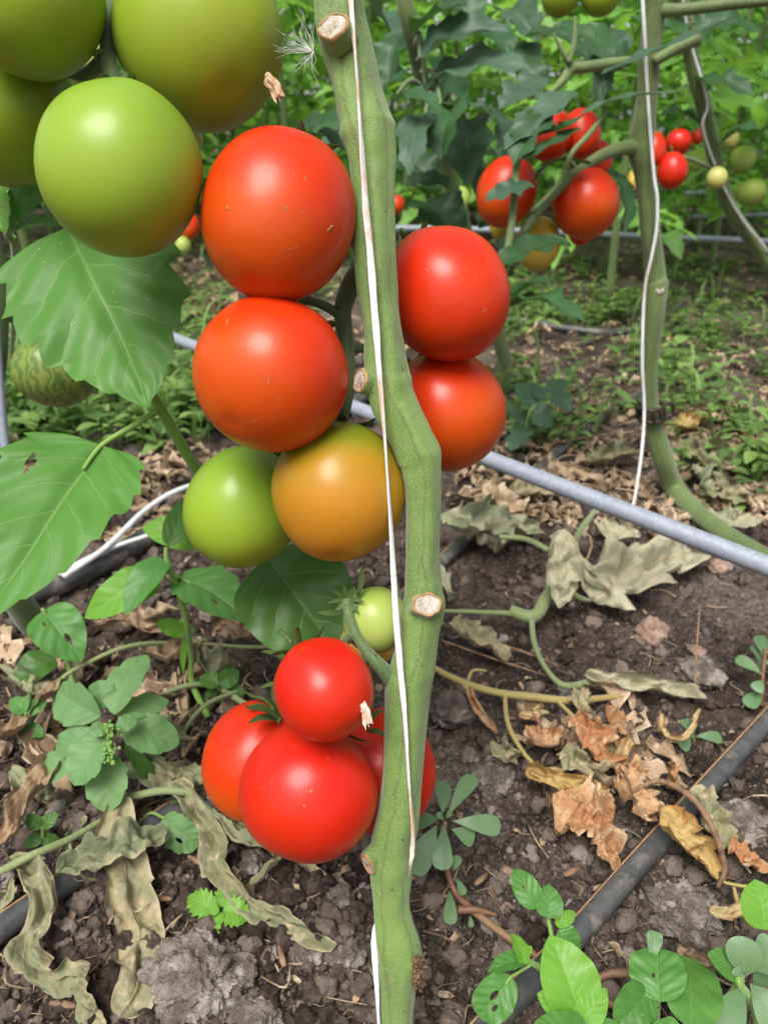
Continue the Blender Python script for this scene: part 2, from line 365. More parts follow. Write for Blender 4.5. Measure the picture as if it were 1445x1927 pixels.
M['leaf_lit'] = mat_leaf('lit_weed_leaf', (0.075, 0.22, 0.040), (0.115, 0.285, 0.055), (0.22, 0.38, 0.12), 6, 1.5, 0.46, 0.42, spots=True)  # weed leaf again, more translucent, with brighter light put into its colour
M['leaf_dark'] = mat_leaf('shaded_weed_leaf', (0.045, 0.12, 0.02), (0.07, 0.165, 0.03), (0.15, 0.25, 0.08), 5, 1.5, 0.4, 0.3)  # darker copy of the weed leaf, shade put into its colour
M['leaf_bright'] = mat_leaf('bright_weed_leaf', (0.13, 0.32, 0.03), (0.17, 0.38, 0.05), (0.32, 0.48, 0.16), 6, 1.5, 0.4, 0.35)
M['nightshade'] = mat_leaf('nightshade_leaf', (0.07, 0.20, 0.04), (0.11, 0.27, 0.06), (0.20, 0.34, 0.12), 5, 1.4, 0.42, 0.3, blotch=0.3, bl_col=(0.13, 0.31, 0.07))
M['pigweed'] = mat_leaf('pigweed_leaf', (0.115, 0.235, 0.085), (0.155, 0.29, 0.105), (0.23, 0.36, 0.17), 6, 1.4, 0.5, 0.25)
M['purslane'] = mat_leaf('purslane_leaf', (0.085, 0.165, 0.070), (0.135, 0.225, 0.105), (0.16, 0.25, 0.13), 3, 1.0, 0.42, 0.15, bs=0.1, vw=0.5)
M['tomleaf'] = mat_leaf('tomato_leaf', (0.024, 0.068, 0.023), (0.046, 0.118, 0.042), (0.09, 0.16, 0.07), 5, 1.5, 0.42, 0.25)
M['tomleaf_grey'] = mat_leaf('greyish_tomato_leaf', (0.042, 0.092, 0.052), (0.078, 0.145, 0.085), (0.12, 0.19, 0.11), 5, 1.5, 0.44, 0.25)
M['farleaf'] = mat_leaf('row_leaf', (0.05, 0.14, 0.035), (0.26, 0.50, 0.11), (0.22, 0.36, 0.11), 4, 1.5, 0.42, 0.45, island=True)  # pale leaf colour raised to paint in the light on the rows
M['grasses'] = mat_leaf('ground_weed_leaf', (0.065, 0.135, 0.04), (0.22, 0.35, 0.10), (0.20, 0.32, 0.08), 3, 1.0, 0.5, 0.35, island=True)
M['withered'] = mat_dry('withered_leaf', (0.20, 0.205, 0.115), (0.34, 0.285, 0.17), (0.44, 0.355, 0.23))
M['withered_green'] = mat_dry('withered_green_leaf', (0.15, 0.175, 0.095), (0.235, 0.24, 0.14), (0.34, 0.30, 0.19))
M['pale_dry'] = mat_dry('pale_withered_leaf', (0.24, 0.265, 0.165), (0.36, 0.345, 0.235), (0.44, 0.39, 0.27))
M['orange_dry'] = mat_dry('orange_dry_leaf', (0.36, 0.17, 0.075), (0.47, 0.28, 0.15), (0.56, 0.43, 0.28))
M['yellow_dry'] = mat_dry('yellow_dry_leaf', (0.42, 0.29, 0.11), (0.50, 0.38, 0.20), (0.42, 0.20, 0.06))
M['brown_dry'] = mat_dry('brown_dry_leaf', (0.17, 0.11, 0.07), (0.30, 0.205, 0.125), (0.40, 0.29, 0.19))
M['litter'] = mat_dry('leaf_litter', (0.16, 0.105, 0.065), (0.42, 0.30, 0.19), (0.60, 0.49, 0.35), True)
M['vine_green'] = mat_stem('wilted_vine', (0.13, 0.18, 0.06), (0.17, 0.20, 0.08), (0.20, 0.22, 0.10))
M['vine_yellow'] = mat_stem('yellowed_vine', (0.32, 0.27, 0.07), (0.26, 0.20, 0.06), (0.34, 0.26, 0.10))
M['vine_brown'] = mat_plain('dry_stalk', (0.14, 0.08, 0.05), (0.28, 0.17, 0.10), 120, 0.8)
M['vine_red'] = mat_plain('purslane_stem', (0.15, 0.065, 0.042), (0.20, 0.125, 0.065), 60, 0.5)
M['fluff'] = mat_plain('seed_fluff', (0.78, 0.76, 0.72), (0.85, 0.84, 0.80), 40, 0.5)
M['skinmark'] = mat_plain('skin_scar', (0.30, 0.085, 0.025), (0.44, 0.20, 0.08), 700, 0.8)
M['wound'] = mat_plain('healed_wound', (0.10, 0.06, 0.035), (0.24, 0.15, 0.08), 300, 0.9, 0, 0.9, 0.002)
M['weedstem'] = mat_stem('weed_stem', (0.15, 0.27, 0.04), (0.12, 0.22, 0.035), (0.20, 0.30, 0.08))
M['hose'] = mat_plain('drip_hose', (0.045, 0.047, 0.050), (0.085, 0.085, 0.084), 70, 0.42, 0, 0.35, 0.001, 0.5, (0.16, 0.14, 0.12), 40)
M['hose_line'] = mat_plain('hose_stripe', (0.32, 0.16, 0.07), (0.42, 0.24, 0.12), 90, 0.6)
M['pipe'] = mat_plain('galvanised_pipe', (0.25, 0.275, 0.325), (0.31, 0.335, 0.39), 140, 0.58, 0.2, 0.2, 0.0004, 0.4, (0.22, 0.245, 0.295), 220)
M['twine'] = mat_plain('white_twine', (0.64, 0.63, 0.63), (0.80, 0.80, 0.81), 160, 0.5, 0, 0.8, 0.0008, 0.4, (0.55, 0.40, 0.27), 14, (3, 3, 0.4))
M['cord'] = mat_plain('white_cord', (0.55, 0.56, 0.56), (0.72, 0.72, 0.72), 90, 0.5)
M['clip'] = mat_plain('vine_clip', (0.022, 0.013, 0.011), (0.04, 0.024, 0.02), 60, 0.5)

# ------------------------------------------------------------------ ground
rng = np.random.default_rng(4)
def vnoise(x, y, seed):
    xi = np.floor(x).astype(np.int64); yi = np.floor(y).astype(np.int64); xf = x - xi; yf = y - yi
    def h(a, b):
        n = (a * 374761393 + b * 668265263 + seed * 1442695041) & 0x7fffffff
        n = ((n ^ (n >> 13)) * 1274126177) & 0x7fffffff; n = n ^ (n >> 16); return (n & 0xffff) / 65535.0
    u = xf * xf * (3 - 2 * xf); v = yf * yf * (3 - 2 * yf)
    return (h(xi, yi) * (1 - u) + h(xi + 1, yi) * u) * (1 - v) + (h(xi, yi + 1) * (1 - u) + h(xi + 1, yi + 1) * u) * v
def ground_z(x, y):
    x = np.asarray(x, float); y = np.asarray(y, float)
    z = 0.016 * (vnoise(x * 7, y * 7, 1) - 0.5) + 0.012 * (vnoise(x * 22, y * 22, 2) - 0.5) + 0.008 * (vnoise(x * 60, y * 60, 3) - 0.5)
    b = np.abs(vnoise(x * 95 + 3, y * 95, 5) - 0.5); z = z + 0.010 * (0.25 - b)
    z = z + 0.004 * (vnoise(x * 210, y * 210, 6) - 0.5)
    return z - 0.004
def gz(x, y): return float(ground_z(np.array([x]), np.array([y]))[0])
def axis(lo, hi, step, far_lo, far_hi):
    a = list(np.arange(lo, hi, step)); s = step
    while a[-1] < far_hi: s *= 1.13; a.append(a[-1] + s)
    s = step; b = [a[0]]
    while b[-1] > far_lo: s *= 1.13; b.append(b[-1] - s)
    return np.array(b[:0:-1] + a)
xs = axis(-0.62, 0.80, 0.0036, -60, 60); ys = axis(0.10, 1.15, 0.0036, -20, 120)
X, Y = np.meshgrid(xs, ys); Z = ground_z(X, Y)
nx, ny = len(xs), len(ys)
me = bpy.data.meshes.new('soil_ground')
idx = np.arange(nx * ny).reshape(ny, nx)
fc = np.stack([idx[:-1, :-1], idx[:-1, 1:], idx[1:, 1:], idx[1:, :-1]], -1).reshape(-1, 4)
me.from_pydata(np.stack([X, Y, Z], -1).reshape(-1, 3).tolist(), [], fc.tolist())
me.polygons.foreach_set('use_smooth', np.ones(len(me.polygons), bool)); me.materials.append(M['soil'])
gnd = bpy.data.objects.new('soil_ground', me); COL.objects.link(gnd); gnd['kind'] = 'structure'

# loose soil crumbs, past counting: one object
def scatter_crumbs(n):
    lo_, hi_ = ico(2), ico(3); V, Fc = [], []
    cnt = 0; off = 0
    while cnt < n:
        if rng.random() < 0.72: p = G(rng.uniform(-150, 1750), rng.uniform(1010, 1990))
        else: p = G(rng.uniform(-100, 1550), rng.uniform(620, 1100))
        x, y = p.x + rng.normal(0, 0.01), p.y + rng.normal(0, 0.01)
        if vnoise(np.array([x * 9]), np.array([y * 9]), 11)[0] < rng.random() * 0.62: continue
        s = min(0.0080, 0.0013 * rng.pareto(1.9) + 0.0009); v0, f0 = hi_ if s > .0045 else lo_; nv = len(v0)
        q = v0 * (1 + 0.20 * np.sin(v0[:, [1, 2, 0]] * rng.uniform(2, 5) + rng.uniform(0, 6)) + 0.10 * np.sin(v0[:, [2, 0, 1]] * rng.uniform(6, 10) + rng.uniform(0, 6)) + 0.07 * np.sin(v0[:, [1, 0, 2]] * rng.uniform(11, 17) + rng.uniform(0, 6)) + rng.normal(0, 0.075, (nv, 1)))
        A = np.linalg.qr(rng.normal(size=(3, 3)))[0]
        q = (q * rng.uniform(0.65, 1.2, 3)) @ A * s
        q += (x, y, gz(x, y) + s * 0.35); V.append(q); Fc.append(np.array(f0) + off); off += nv; cnt += 1
    V = np.concatenate(V); Fc = np.concatenate(Fc)
    me = bpy.data.meshes.new('soil_crumbs'); me.from_pydata(V.tolist(), [], Fc.tolist()); me.polygons.foreach_set('use_smooth', np.ones(len(me.polygons), bool)); me.materials.append(M['crumb'])
    o = bpy.data.objects.new('soil_crumbs', me); COL.objects.link(o); o['kind'] = 'stuff'; tag(o, 'loose crumbs and grit scattered over the dark soil', 'soil')
scatter_crumbs(18000)
def scatter_grit(n):
    v0, f0 = ico(1); f0 = np.array(f0); nv = len(v0); px = rng.uniform(-60, 1500, n); py = rng.uniform(1000, 1990, n)
    P0 = np.array([tuple(G(a, b)) for a, b in zip(px, py)]); P0[:, 2] = ground_z(P0[:, 0], P0[:, 1])
    sz = 0.00055 + 0.0005 * rng.pareto(3, n).clip(0, 3); P0[:, 2] += sz * .4
    V = v0[None] * (sz[:, None, None] * rng.uniform(.6, 1.2, (n, 1, 3))) * (1 + rng.normal(0, .2, (n, nv, 1))) + P0[:, None]
    Fc = f0[None] + (np.arange(n) * nv)[:, None, None]
    me = bpy.data.meshes.new('soil_grit'); me.from_pydata(V.reshape(-1, 3).tolist(), [], Fc.reshape(-1, 3).tolist()); me.materials.append(M['crumb'])
    o = bpy.data.objects.new('soil_grit', me); COL.objects.link(o); o['kind'] = 'stuff'; tag(o, 'fine grit dusting the soil between the crumbs', 'grit')
scatter_grit(32000)

# ------------------------------------------------------------------ rocks
def rock(x, y, wpx, label, mat='rock', rough=0.22, sub=5, squash=0.75, seed=0, name='rock', sink=0.25):
    p = G(x, y); s = pxm(wpx, depth(p)) / 2
    v, f = ico(sub); mb = MB(); vs = []
    k = Vector((seed * 3.7 + x * 0.01, y * 0.013, seed))
    for q in v:
        q = Vector(q); n1 = noise.noise(q * 1.1 + k); n2 = noise.noise(q * 2.6 + k * 1.3); n3 = noise.noise(q * 7 + k); n4 = noise.noise(q * 16 + k)
        r = 1 + rough * (1.2 * n1 + 0.9 * n2 + 0.45 * n3 + 0.28 * n4)
        vs.append(Vector((q.x * r * s, q.y * r * s * 0.92, q.z * r * s * squash)))
    base = Vector((p.x, p.y, gz(p.x, p.y) + s * squash * (1 - 2 * sink)))
    mb.add([base + q for q in vs], f)
    return tag(mb.build(name, M[mat], origin=base), label, 'rock' if name == 'rock' else 'soil clod')
rock(378, 1850, 170, 'large crumbly grey clod in the lower left, biggest on the soil', 'rock', 0.34, 6, 0.62, 1, 'soil_clod')
rock(480, 1925, 100, 'pale crumbly clod cut by the lower edge, right of the largest clod', 'rock', 0.35, 5, 0.6, 2, 'soil_clod')
rock(640, 1685, 62, 'grey rounded clod lying below the scarlet tomato', 'rock', 0.28, 5, 0.8, 3, 'soil_clod')
rock(652, 1795, 60, 'light grey clod beside the lowest white twine', 'rock', 0.36, 5, 0.8, 4, 'soil_clod')
rock(580, 1790, 66, 'brownish pitted clod midway between big clod and thick stem', 'rock', 0.36, 5, 0.75, 5, 'soil_clod')
rock(850, 1338, 84, 'dark smooth round clod touching the thick stem on its right', 'rock_dark', 0.2, 5, 0.85, 6, 'soil_clod')
rock(928, 1462, 84, 'brown rough clod left of the orange dry leaves', 'rock', 0.3, 5, 0.85, 7, 'soil_clod')
rock(1220, 1210, 52, 'upright tan stone standing in bare soil on the right', 'rock_tan', 0.18, 5, 1.15, 8)
rock(1309, 1222, 44, 'flat pale orange stone beside the thin dry stalk', 'rock_tan', 0.14, 5, 0.45, 9)
rock(1312, 1285, 78, 'grey crumbly clod at the end of the long pale rolled leaf', 'rock', 0.32, 5, 0.7, 10, 'soil_clod')
rock(1395, 1545, 90, 'pale whitish clod beyond the hose near the right edge', 'rock', 0.36, 5, 0.6, 11, 'soil_clod')
rock(1290, 1700, 120, 'broad pale crumbly clod right of the front hose', 'rock', 0.4, 6, 0.4, 12, 'soil_clod')
rock(1240, 1680, 60, 'whitish clod against the right side of the front hose', 'rock', 0.36, 5, 0.55, 13, 'soil_clod')
rock(955, 1705, 28, 'small white pebble on dark soil beside the purslane stem', 'rock_tan', 0.2, 4, 0.7, 14)
rock(962, 1630, 42, 'small brown angular stone right of the purslane', 'rock_tan', 0.25, 4, 0.8, 15)
rock(885, 1410, 36, 'pale knobbly pebble below the dark round clod', 'rock', 0.3, 4, 0.8, 16)
rock(1345, 1085, 34, 'pinkish pebble on bare soil beneath the near pipe', 'rock_tan', 0.2, 4, 0.75, 17)
rock(470, 1625, 60, 'purplish grey clod between the withered curls under the tomatoes', 'rock', 0.25, 5, 0.7, 18, 'soil_clod')

# ------------------------------------------------------------------ hoses, pipes, cords
def gp(pts, lift): return [G(x, y, lift) for x, y in pts]
def hose(pts, lift, r, label, stripe=True):
    e = empty('drip_hose', gp(pts, 0)[len(pts) // 2], label, 'hose')
    q = gp(pts, lift); mb = MB(); tube(mb, q, r, 18, 60, bump=0.03); mb.build('hose_body', M['hose'], e)
    if stripe:
        mb = MB(); tube(mb, [p + Vector((-0.62, 0.30, 0.72)).normalized() * (r * 0.97) for p in q], r * 0.12, 6, 60); mb.build('stripe', M['hose_line'], e)
hose([(820, 2040), (950, 1895), (1080, 1760), (1230, 1590), (1445, 1352), (1560, 1220), (1700, 1080)], 0.006, 0.0083, 'weathered dark hose running diagonally through the lower right corner')
hose([(-160, 1880), (0, 1750), (100, 1680), (280, 1560), (400, 1470), (620, 1262), (850, 1040), (1050, 850), (1165, 765), (1300, 690)], 0.007, 0.0083, 'long dark hose passing under the withered leaves and behind the thick stem')
hose([(-160, 1230), (0, 1135), (130, 1090), (280, 1010), (420, 930), (560, 830), (760, 700), (900, 630)], 0.012, 0.0125, 'black hose beneath the white cords on the left', False)
hose([(-200, 760), (60, 700), (330, 716), (640, 690), (900, 600), (1170, 625), (1300, 560)], 0.008, 0.010, 'far black hose crossing the weedy ground behind', False)

def pipe(pts, r, label):
    mb = MB(); tube(mb, pts, r, 20, 24); return tag(mb.build('metal_pipe', M['pipe'], origin=pts[len(pts) // 2]), label, 'pipe')
pipe([G(120, 552, 0.150), G(330, 637, 0.148), G(900, 856, 0.145), G(1445, 1066, 0.142), G(1700, 1166, 0.14)], 0.0090, 'grey metal pipe sloping across behind the red tomatoes')
pipe([G(640, 428, 0.20), G(900, 432, 0.2), G(1120, 440, 0.2), G(1445, 454, 0.2), G(1800, 470, 0.2)], 0.0095, 'thin grey pipe passing level behind the right hand plant')
pipe([G(1300, 408, 0.22), G(1445, 404, 0.22), G(1800, 394, 0.22)], 0.009, 'distant pipe just above the level grey pipe')
pipe([G(1290, 364, 0.27), G(1445, 360, 0.27), G(1800, 350, 0.27)], 0.010, 'farthest pipe, highest of the distant three')
pipe([P(-12, 560, 0.66), P(5, 790, 0.68), P(18, 890, 0.69), P(30, 985, 0.70)], 0.0042, 'thin upright grey rod at the left edge under the leaf')

def cord(pts, r, label, mat='cord', name='white_cord', flat=1.0):
    mb = MB(); tube(mb, pts, r, 8, 40, flat=flat); return tag(mb.build(name, M[mat], origin=pts[len(pts) // 2]), label, 'string' if name != 'white_cord' else 'cord')
cord([G(120, 1085, 0.03), G(200, 1030, 0.035), G(280, 955, 0.045), G(350, 917, 0.05), G(430, 905, 0.04)], 0.0035, 'white cord bowed above the black hose on the left')
cord([G(110, 1080, 0.028), G(200, 1035, 0.03), G(290, 1004, 0.03), G(400, 965, 0.02)], 0.0028, 'straighter white cord lying along the black hose')

# ------------------------------------------------------------------ main tomato plant
SD = [(-120, .349), (0, .352), (400, .362), (900, .375), (1300, .388), (1927, .405), (2100, .410)]
def sdep(y):
    for (a, b), (c, d) in zip(SD, SD[1:]):
        if y <= c: return b + (d - b) * (y - a) / (c - a)
    return SD[-1][1]
STEM = [(-120, 628, 88), (-40, 633, 90), (0, 637, 92), (60, 643, 96), (150, 667, 90), (215, 684, 96), (245, 690, 104), (290, 697, 90), (350, 701, 82), (450, 702, 80), (540, 708, 76), (610, 718, 70),
        (680, 724, 80), (720, 727, 90), (765, 742, 84), (820, 770, 80), (860, 787, 84), (890, 792, 74), (950, 795, 66), (1050, 794, 63), (1110, 795, 70), (1145, 795, 78), (1200, 787, 74), (1260, 774, 84),
        (1300, 766, 84), (1400, 760, 78), (1500, 752, 75), (1580, 739, 82), (1620, 735, 82), (1660, 735, 73), (1720, 737, 68), (1785, 748, 84), (1810, 750, 84), (1860, 746, 70), (1927, 745, 62), (2010, 748, 62), (2120, 750, 66)]
plant = empty('tomato_plant', G(750, 2080), 'thick stemmed tomato plant in front, green stem with pale pruning scars', 'tomato plant')
mb = MB()
tube(mb, [P(x, y, sdep(y)) for y, x, w in STEM], [pxm(w, sdep(y)) / 2 for y, x, w in STEM], 48, 260, flat=0.9, ridge=5, ramp=0.06, bump=0.07)
stem = mb.build('stem', M['stem'], plant)
# fuzz: short hairs on the stem's skin
def fuzz(src, n, length, w, seed, parent, base_off):
    me = src.data; rs = random.Random(seed); mb = MB(); po = me.polygons; vv = me.vertices
    for _ in range(n):
        p = po[rs.randrange(len(po))]
        if len(p.vertices) > 4: continue
        a, b, c, d = [vv[i].co for i in p.vertices]; u, v = rs.random(), rs.random()
        q = a.lerp(b, u).lerp(d.lerp(c, u), v) + base_off
        dr = (p.normal + Vector((rs.gauss(0, .35), rs.gauss(0, .35), rs.gauss(0, .35)))).normalized()
        s = dr.orthogonal().normalized() * w; l = length * rs.uniform(0.5, 1.4)
        mb.add([q - s, q + s, q + dr * l], [(0, 1, 2)])
    return mb.build('stem_hair', M['hair'], parent)
fuzz(stem, 32000, 0.0014, 0.00006, 3, plant, plant.location)
# pruning scars
def scar(x, y, wpx, hpx, nx, stub, d_off=0.0):
    """short cut stub sticking out of the stem along nx, with rim and pale cut face"""
    yc = y; d = sdep(yc) - d_off; c = P(x, y, d); n_ = nx.normalized()
    a = (up - n_ * up.dot(n_)).normalized(); b = n_.cross(a)
    W, H = pxm(wpx, d) / 2, pxm(hpx, d) / 2
    seg = 20; rnd = random.Random(x)
    wob = [1 + rnd.uniform(-0.1, 0.1) for _ in range(seg)]
    rings = [(1.22, -stub), (1.10, -0.0012), (1.04, 0.0), (0.94, 0.0002), (0.88, -0.0006)]
    vs = [c + (b * math.cos(2 * math.pi * k / seg) * W + a * math.sin(2 * math.pi * k / seg) * H) * wob[k] * r + n_ * o for r, o in rings for k in range(seg)]
    fs = [(i * seg + k, i * seg + (k + 1) % seg, (i + 1) * seg + (k + 1) % seg, (i + 1) * seg + k) for i in range(len(rings) - 1) for k in range(seg)]
    m1 = MB(); m1.add(vs[:2 * seg], fs[:seg]); o = m1.build('leaf_stub', M['stem'], plant)
    m2 = MB(); m2.add(vs[seg:], [tuple(i - seg for i in f) for f in fs[seg:]]); m2.build('scar_rim', M['scar_rim'], o)
    m3 = MB(); rr = [0.9, 0.6, 0.3]
    v3 = [c + (b * math.cos(2 * math.pi * k / seg) * W + a * math.sin(2 * math.pi * k / seg) * H) * wob[k] * r + n_ * (-0.0005 + 0.0007 * noise.noise(Vector((k * .7, r * 5, x)))) for r in rr for k in range(seg)] + [c - n_ * 0.0005]
    f3 = [(i * seg + k, i * seg + (k + 1) % seg, (i + 1) * seg + (k + 1) % seg, (i + 1) * seg + k) for i in range(2) for k in range(seg)] + [(2 * seg + k, 2 * seg + (k + 1) % seg, 3 * seg) for k in range(seg)]
    m3.add(v3, f3); m3.build('cut_face', M['scar'], o)
scar(625, 48, 56, 52, cdir(-0.35, 0.15, 1), 0.010, 0.0165)
scar(676, 716, 34, 44, cdir(-0.85, 0.1, 0.75), 0.016, 0.0085)
scar(804, 1138, 52, 42, cdir(0.1, 0.25, 1), 0.010, 0.0145)
scar(690, 1627, 28, 46, cdir(-0.8, -0.45, 0.65), 0.016, 0.008)
# truss stalks
def stalk(pts, r, parent=plant, mat='stalk', name='truss_stalk', n=10):
    mb = MB(); tube(mb, pts, r, n, len(pts) * 6, bump=0.08); return mb.build(name, M[mat], parent)
stalk([P(700, 500, .372), P(665, 530, .385), P(646, 580, .395), P(650, 650, .398), P(655, 720, .40), P(640, 800, .405), P(610, 860, .41)], [.006, .0055, .0048, .0046, .0042, .0035, .003])
stalk([P(650, 650, .398), P(690, 655, .405), P(760, 640, .43)], [.003, .0025, .0025])
stalk([P(648, 600, .396), P(610, 575, .392), P(560, 560, .388)], [.003, .0025, .0025])
stalk([P(740, 1282, .386), P(712, 1250, .382), P(690, 1225, .384), P(668, 1190, .386), P(655, 1150, .388), P(652, 1128, .39)], [.005, .0036, .003, .0028, .0027, .0024])
stalk([P(668, 1190, .386), P(640, 1215, .395), P(600, 1240, .405), P(560, 1280, .42)], [.003, .0026, .0024, .002])
stalk([P(690, 1235, .386), P(670, 1300, .42), P(690, 1350, .44)], [.003, .0026, .0024])
stalk([P(655, 1150, .388), P(690, 1130, .395), P(705, 1120, .402)], [.0026, .0022, .002])
stalk([P(250, -120, .40), P(215, -40, .385), P(204, 40, .372), P(204, 110, .366), P(212, 150, .362), P(226, 185, .355)], [.006, .0052, .0042, .0038, .0034, .003])
stalk([P(203, 110, .368), P(160, 140, .385), P(120, 135, .40), P(80, 140, .41)], [.0042, .0032, .0028, .0026])
stalk([P(176, 103, .360), P(190, 97, .362), P(203, 104, .366)], [.001, .0013, .002])
stalk([P(203, 100, .39), P(240, 20, .395), P(330, -60, .395), P(480, -110, .375), P(640, -100, .352)], [.004, .005, .006, .007, .008])
mb = MB()
for k in range(9):
    a = P(652, 1130, .39); q = a + cdir(math.cos(k * 0.75 + 1), math.sin(k * 0.75 + 1), 0.5) * 0.011
    leaf(mb, [a, a.lerp(q, .5) + up * 0.001, q], 0.0025, -fwd, 'lance', ns=6, nt=1, seed=k)
leaf(mb, [P(672, 1130, .39), P(680, 1095, .388), P(682, 1058, .387)], 0.003, -fwd, 'lance', ns=8, nt=1, seed=33)
leaf(mb, [P(648, 1152, .385), P(620, 1153, .38), P(595, 1152, .378)], 0.003, -fwd, 'lance', ns=8, nt=1, seed=34)
mb.build('empty_calyx', M['sepal'], plant)
mb = MB()   # wound and dried sap at the foot of the stem
for k in range(170):
    c0 = P(788 + random.Random(k).gauss(0, 6), 1828 + random.Random(k + 99).gauss(0, 15), .392 + random.Random(k + 5).uniform(-.003, .004)); v_, f_ = ico(1); sz = random.Random(k + 7).uniform(.0004, .0013)
    mb.add([c0 + Vector(q) * sz * (1 + .3 * noise.noise(Vector(q) * 2 + c0 * 90)) for q in v_], f_)
mb.build('healed_wound', M['wound'], plant)

# twine
tw = [(-120, 655), (0, 660), (150, 672), (350, 686), (520, 700), (700, 713), (880, 728), (1050, 739), (1200, 748), (1350, 761), (1480, 770), (1560, 777), (1600, 776), (1625, 772)]
mb = MB()
pts = [P(x, y, sdep(y) - (0.0148 if y < 800 else 0.0138)) for y, x in tw] + [P(768, 1650, .396), P(740, 1690, .4145), P(712, 1730, .408), P(704, 1775, .398), P(708, 1850, .396), P(713, 1935, .398), P(718, 2050, .40)]
tube(mb, pts, [.0017, .0017, .0017, .0018, .0017, .0017, .0017, .0017, .0017, .0016, .0016, .0015, .0012, .0011, .0010, .0012, .0014, .0015, .0016, .0016, .0016], 16, 320, flat=0.42, bump=0.3, turns=2.5, ridge=6, ramp=.06)
tag(mb.build('twine', M['twine'], origin=pts[5]), 'flat white twine stretched along the thick front stem', 'string')

# ------------------------------------------------------------------ tomatoes
def tomato(x, y, rx, ry, d, mat, label, axis=(0, 0.9, 0.1), calyx=True, group=None, sub=None, remnant=None, lob=0.011, seed=0, cat='tomato', spread=0.9, nm='tomato', stalk_len=0.02, sepals=(), marks=()):
    c = P(x, y, d); Rr = pxm(rx, d) * 0.985; Rz = pxm(ry, d) * 0.985
    ax = cdir(*axis); e = empty(nm, c, label, cat, group)
    e.rotation_mode = 'QUATERNION'; e.rotation_quaternion = ax.to_track_quat('Z', 'Y')
    nu, nv = (64, 40) if rx > 45 else (32, 20)
    vs, fs = [], []
    for i in range(nv + 1):
        th = math.pi * i / nv; st, ct = math.sin(th), math.cos(th)
        for k in range(nu):
            ph = 2 * math.pi * k / nu
            q = Vector((st * math.cos(ph), st * math.sin(ph), ct))
            r = 1 + 0.026 * noise.noise(q * 1.2 + Vector((seed * 3.1, seed, 0))) + lob * math.cos(5 * ph + seed) * st * (0.5 + 0.5 * ct)
            dim = 0.14 * math.exp(-(th / 0.28) ** 2) + 0.03 * math.exp(-((math.pi - th) / 0.16) ** 2)
            sq = 1 + 0.012 * (st ** 2) * abs(ct)
            vs.append(Vector((q.x * r * Rr * sq, q.y * r * Rr * sq, (ct * r - math.copysign(dim, ct)) * Rz)))
    for i in range(nv):
        for k in range(nu): fs.append((i * nu + k, (i + 1) * nu + k, (i + 1) * nu + (k + 1) % nu, i * nu + (k + 1) % nu))
    mb = MB(); mb.add(vs, fs); b = mb.build('fruit', M[mat], None, origin=(0, 0, 0)); b.parent = e
    if marks:
        from mathutils.bvhtree import BVHTree
        qi = e.rotation_quaternion; wv = [qi @ v + c for v in vs]; bv = BVHTree.FromPolygons(wv, fs); qn = qi.inverted()
        for (x0, y0, x1, y1, w) in marks:
            hp = []
            for k in range(7):
                t = k / 6; dr = (P(x0 + (x1 - x0) * t + math.sin(k * 2.1 + x0) * w * .5, y0 + (y1 - y0) * t + math.cos(k * 1.7 + y0) * w * .4, 1.0) - CAM).normalized()
                h_ = bv.ray_cast(CAM, dr)[0]
                if h_ is not None: hp.append(h_)
            if len(hp) < 3: continue
            mb = MB(); tube(mb, hp, [pxm(w, d) * .10, pxm(w, d) * .38, pxm(w, d) * .26, pxm(w, d) * .06], 6, 18, flat=.2, bump=.8, seed=x0)
            mbo = MB(); mbo.add([qn @ (Vector(v) - c) for v in mb.v], mb.f, mb.uv); o = mbo.build('skin_scar', M['skinmark'], None, origin=(0, 0, 0)); o.parent = e
    if calyx:
        mb = MB(); rs = random.Random(seed + 5); top = Vector((0, 0, Rz * 0.875))
        for k in range(6):
            an = k * 1.05 + seed; dr = Vector((math.cos(an), math.sin(an), 0)); L = Rr * rs.uniform(.5, .75) * spread
            leaf(mb, [top, top + dr * L * .35 + Vector((0, 0, Rz * 0.10)), top + dr * L * .75 + Vector((0, 0, Rz * (0.13 + rs.uniform(-.06, .08)))), top + dr * L + Vector((0, 0, Rz * rs.uniform(0.06, .24)))], Rr * 0.15, Vector((0, 0, 1)), 'lance', ns=10, nt=2, fold=0.3, seed=k)
        tube(mb, [top - Vector((0, 0, 0.003)), top + Vector((0.001, 0, stalk_len * .5)), top + Vector((0.003, 0, stalk_len))], [Rr * .07, Rr * .06, Rr * .055], 8, 6)
        cx = mb.build('calyx', M['sepal'], None, origin=(0, 0, 0)); cx.parent = e
    if remnant:
        pm, dirn, L, rm = remnant
        mb = MB(); a = pm; b2 = a + dirn * L; sd_ = dirn.cross(-fwd).normalized()
        tube(mb, [a, a.lerp(b2, .3) + sd_ * L * .03, a.lerp(b2, .65) - sd_ * L * .04, b2], [L * .05, L * .13, L * .12, L * .10], 18, 26, ridge=4, ramp=.38, bump=.45, seed=seed)
        for k in range(3):
            o = sd_ * (k - 1) * L * .12; leaf(mb, [a.lerp(b2, .45) + o * .6, a.lerp(b2, .8) + o, b2 + o * 1.3 + dirn * L * (.05 + .07 * k)], L * 0.2, -fwd, 'lance', curl=1.4, crump=0.0008, cfreq=300, ns=12, nt=3, seed=k)
        mbo = MB(); q = ax.to_track_quat('Z', 'Y').inverted()
        mbo.add([q @ (Vector(v) - c) for v in mb.v], mb.f, mb.uv)
        o = mbo.build('dried_flower', M[rm], None, origin=(0, 0, 0)); o.parent = e
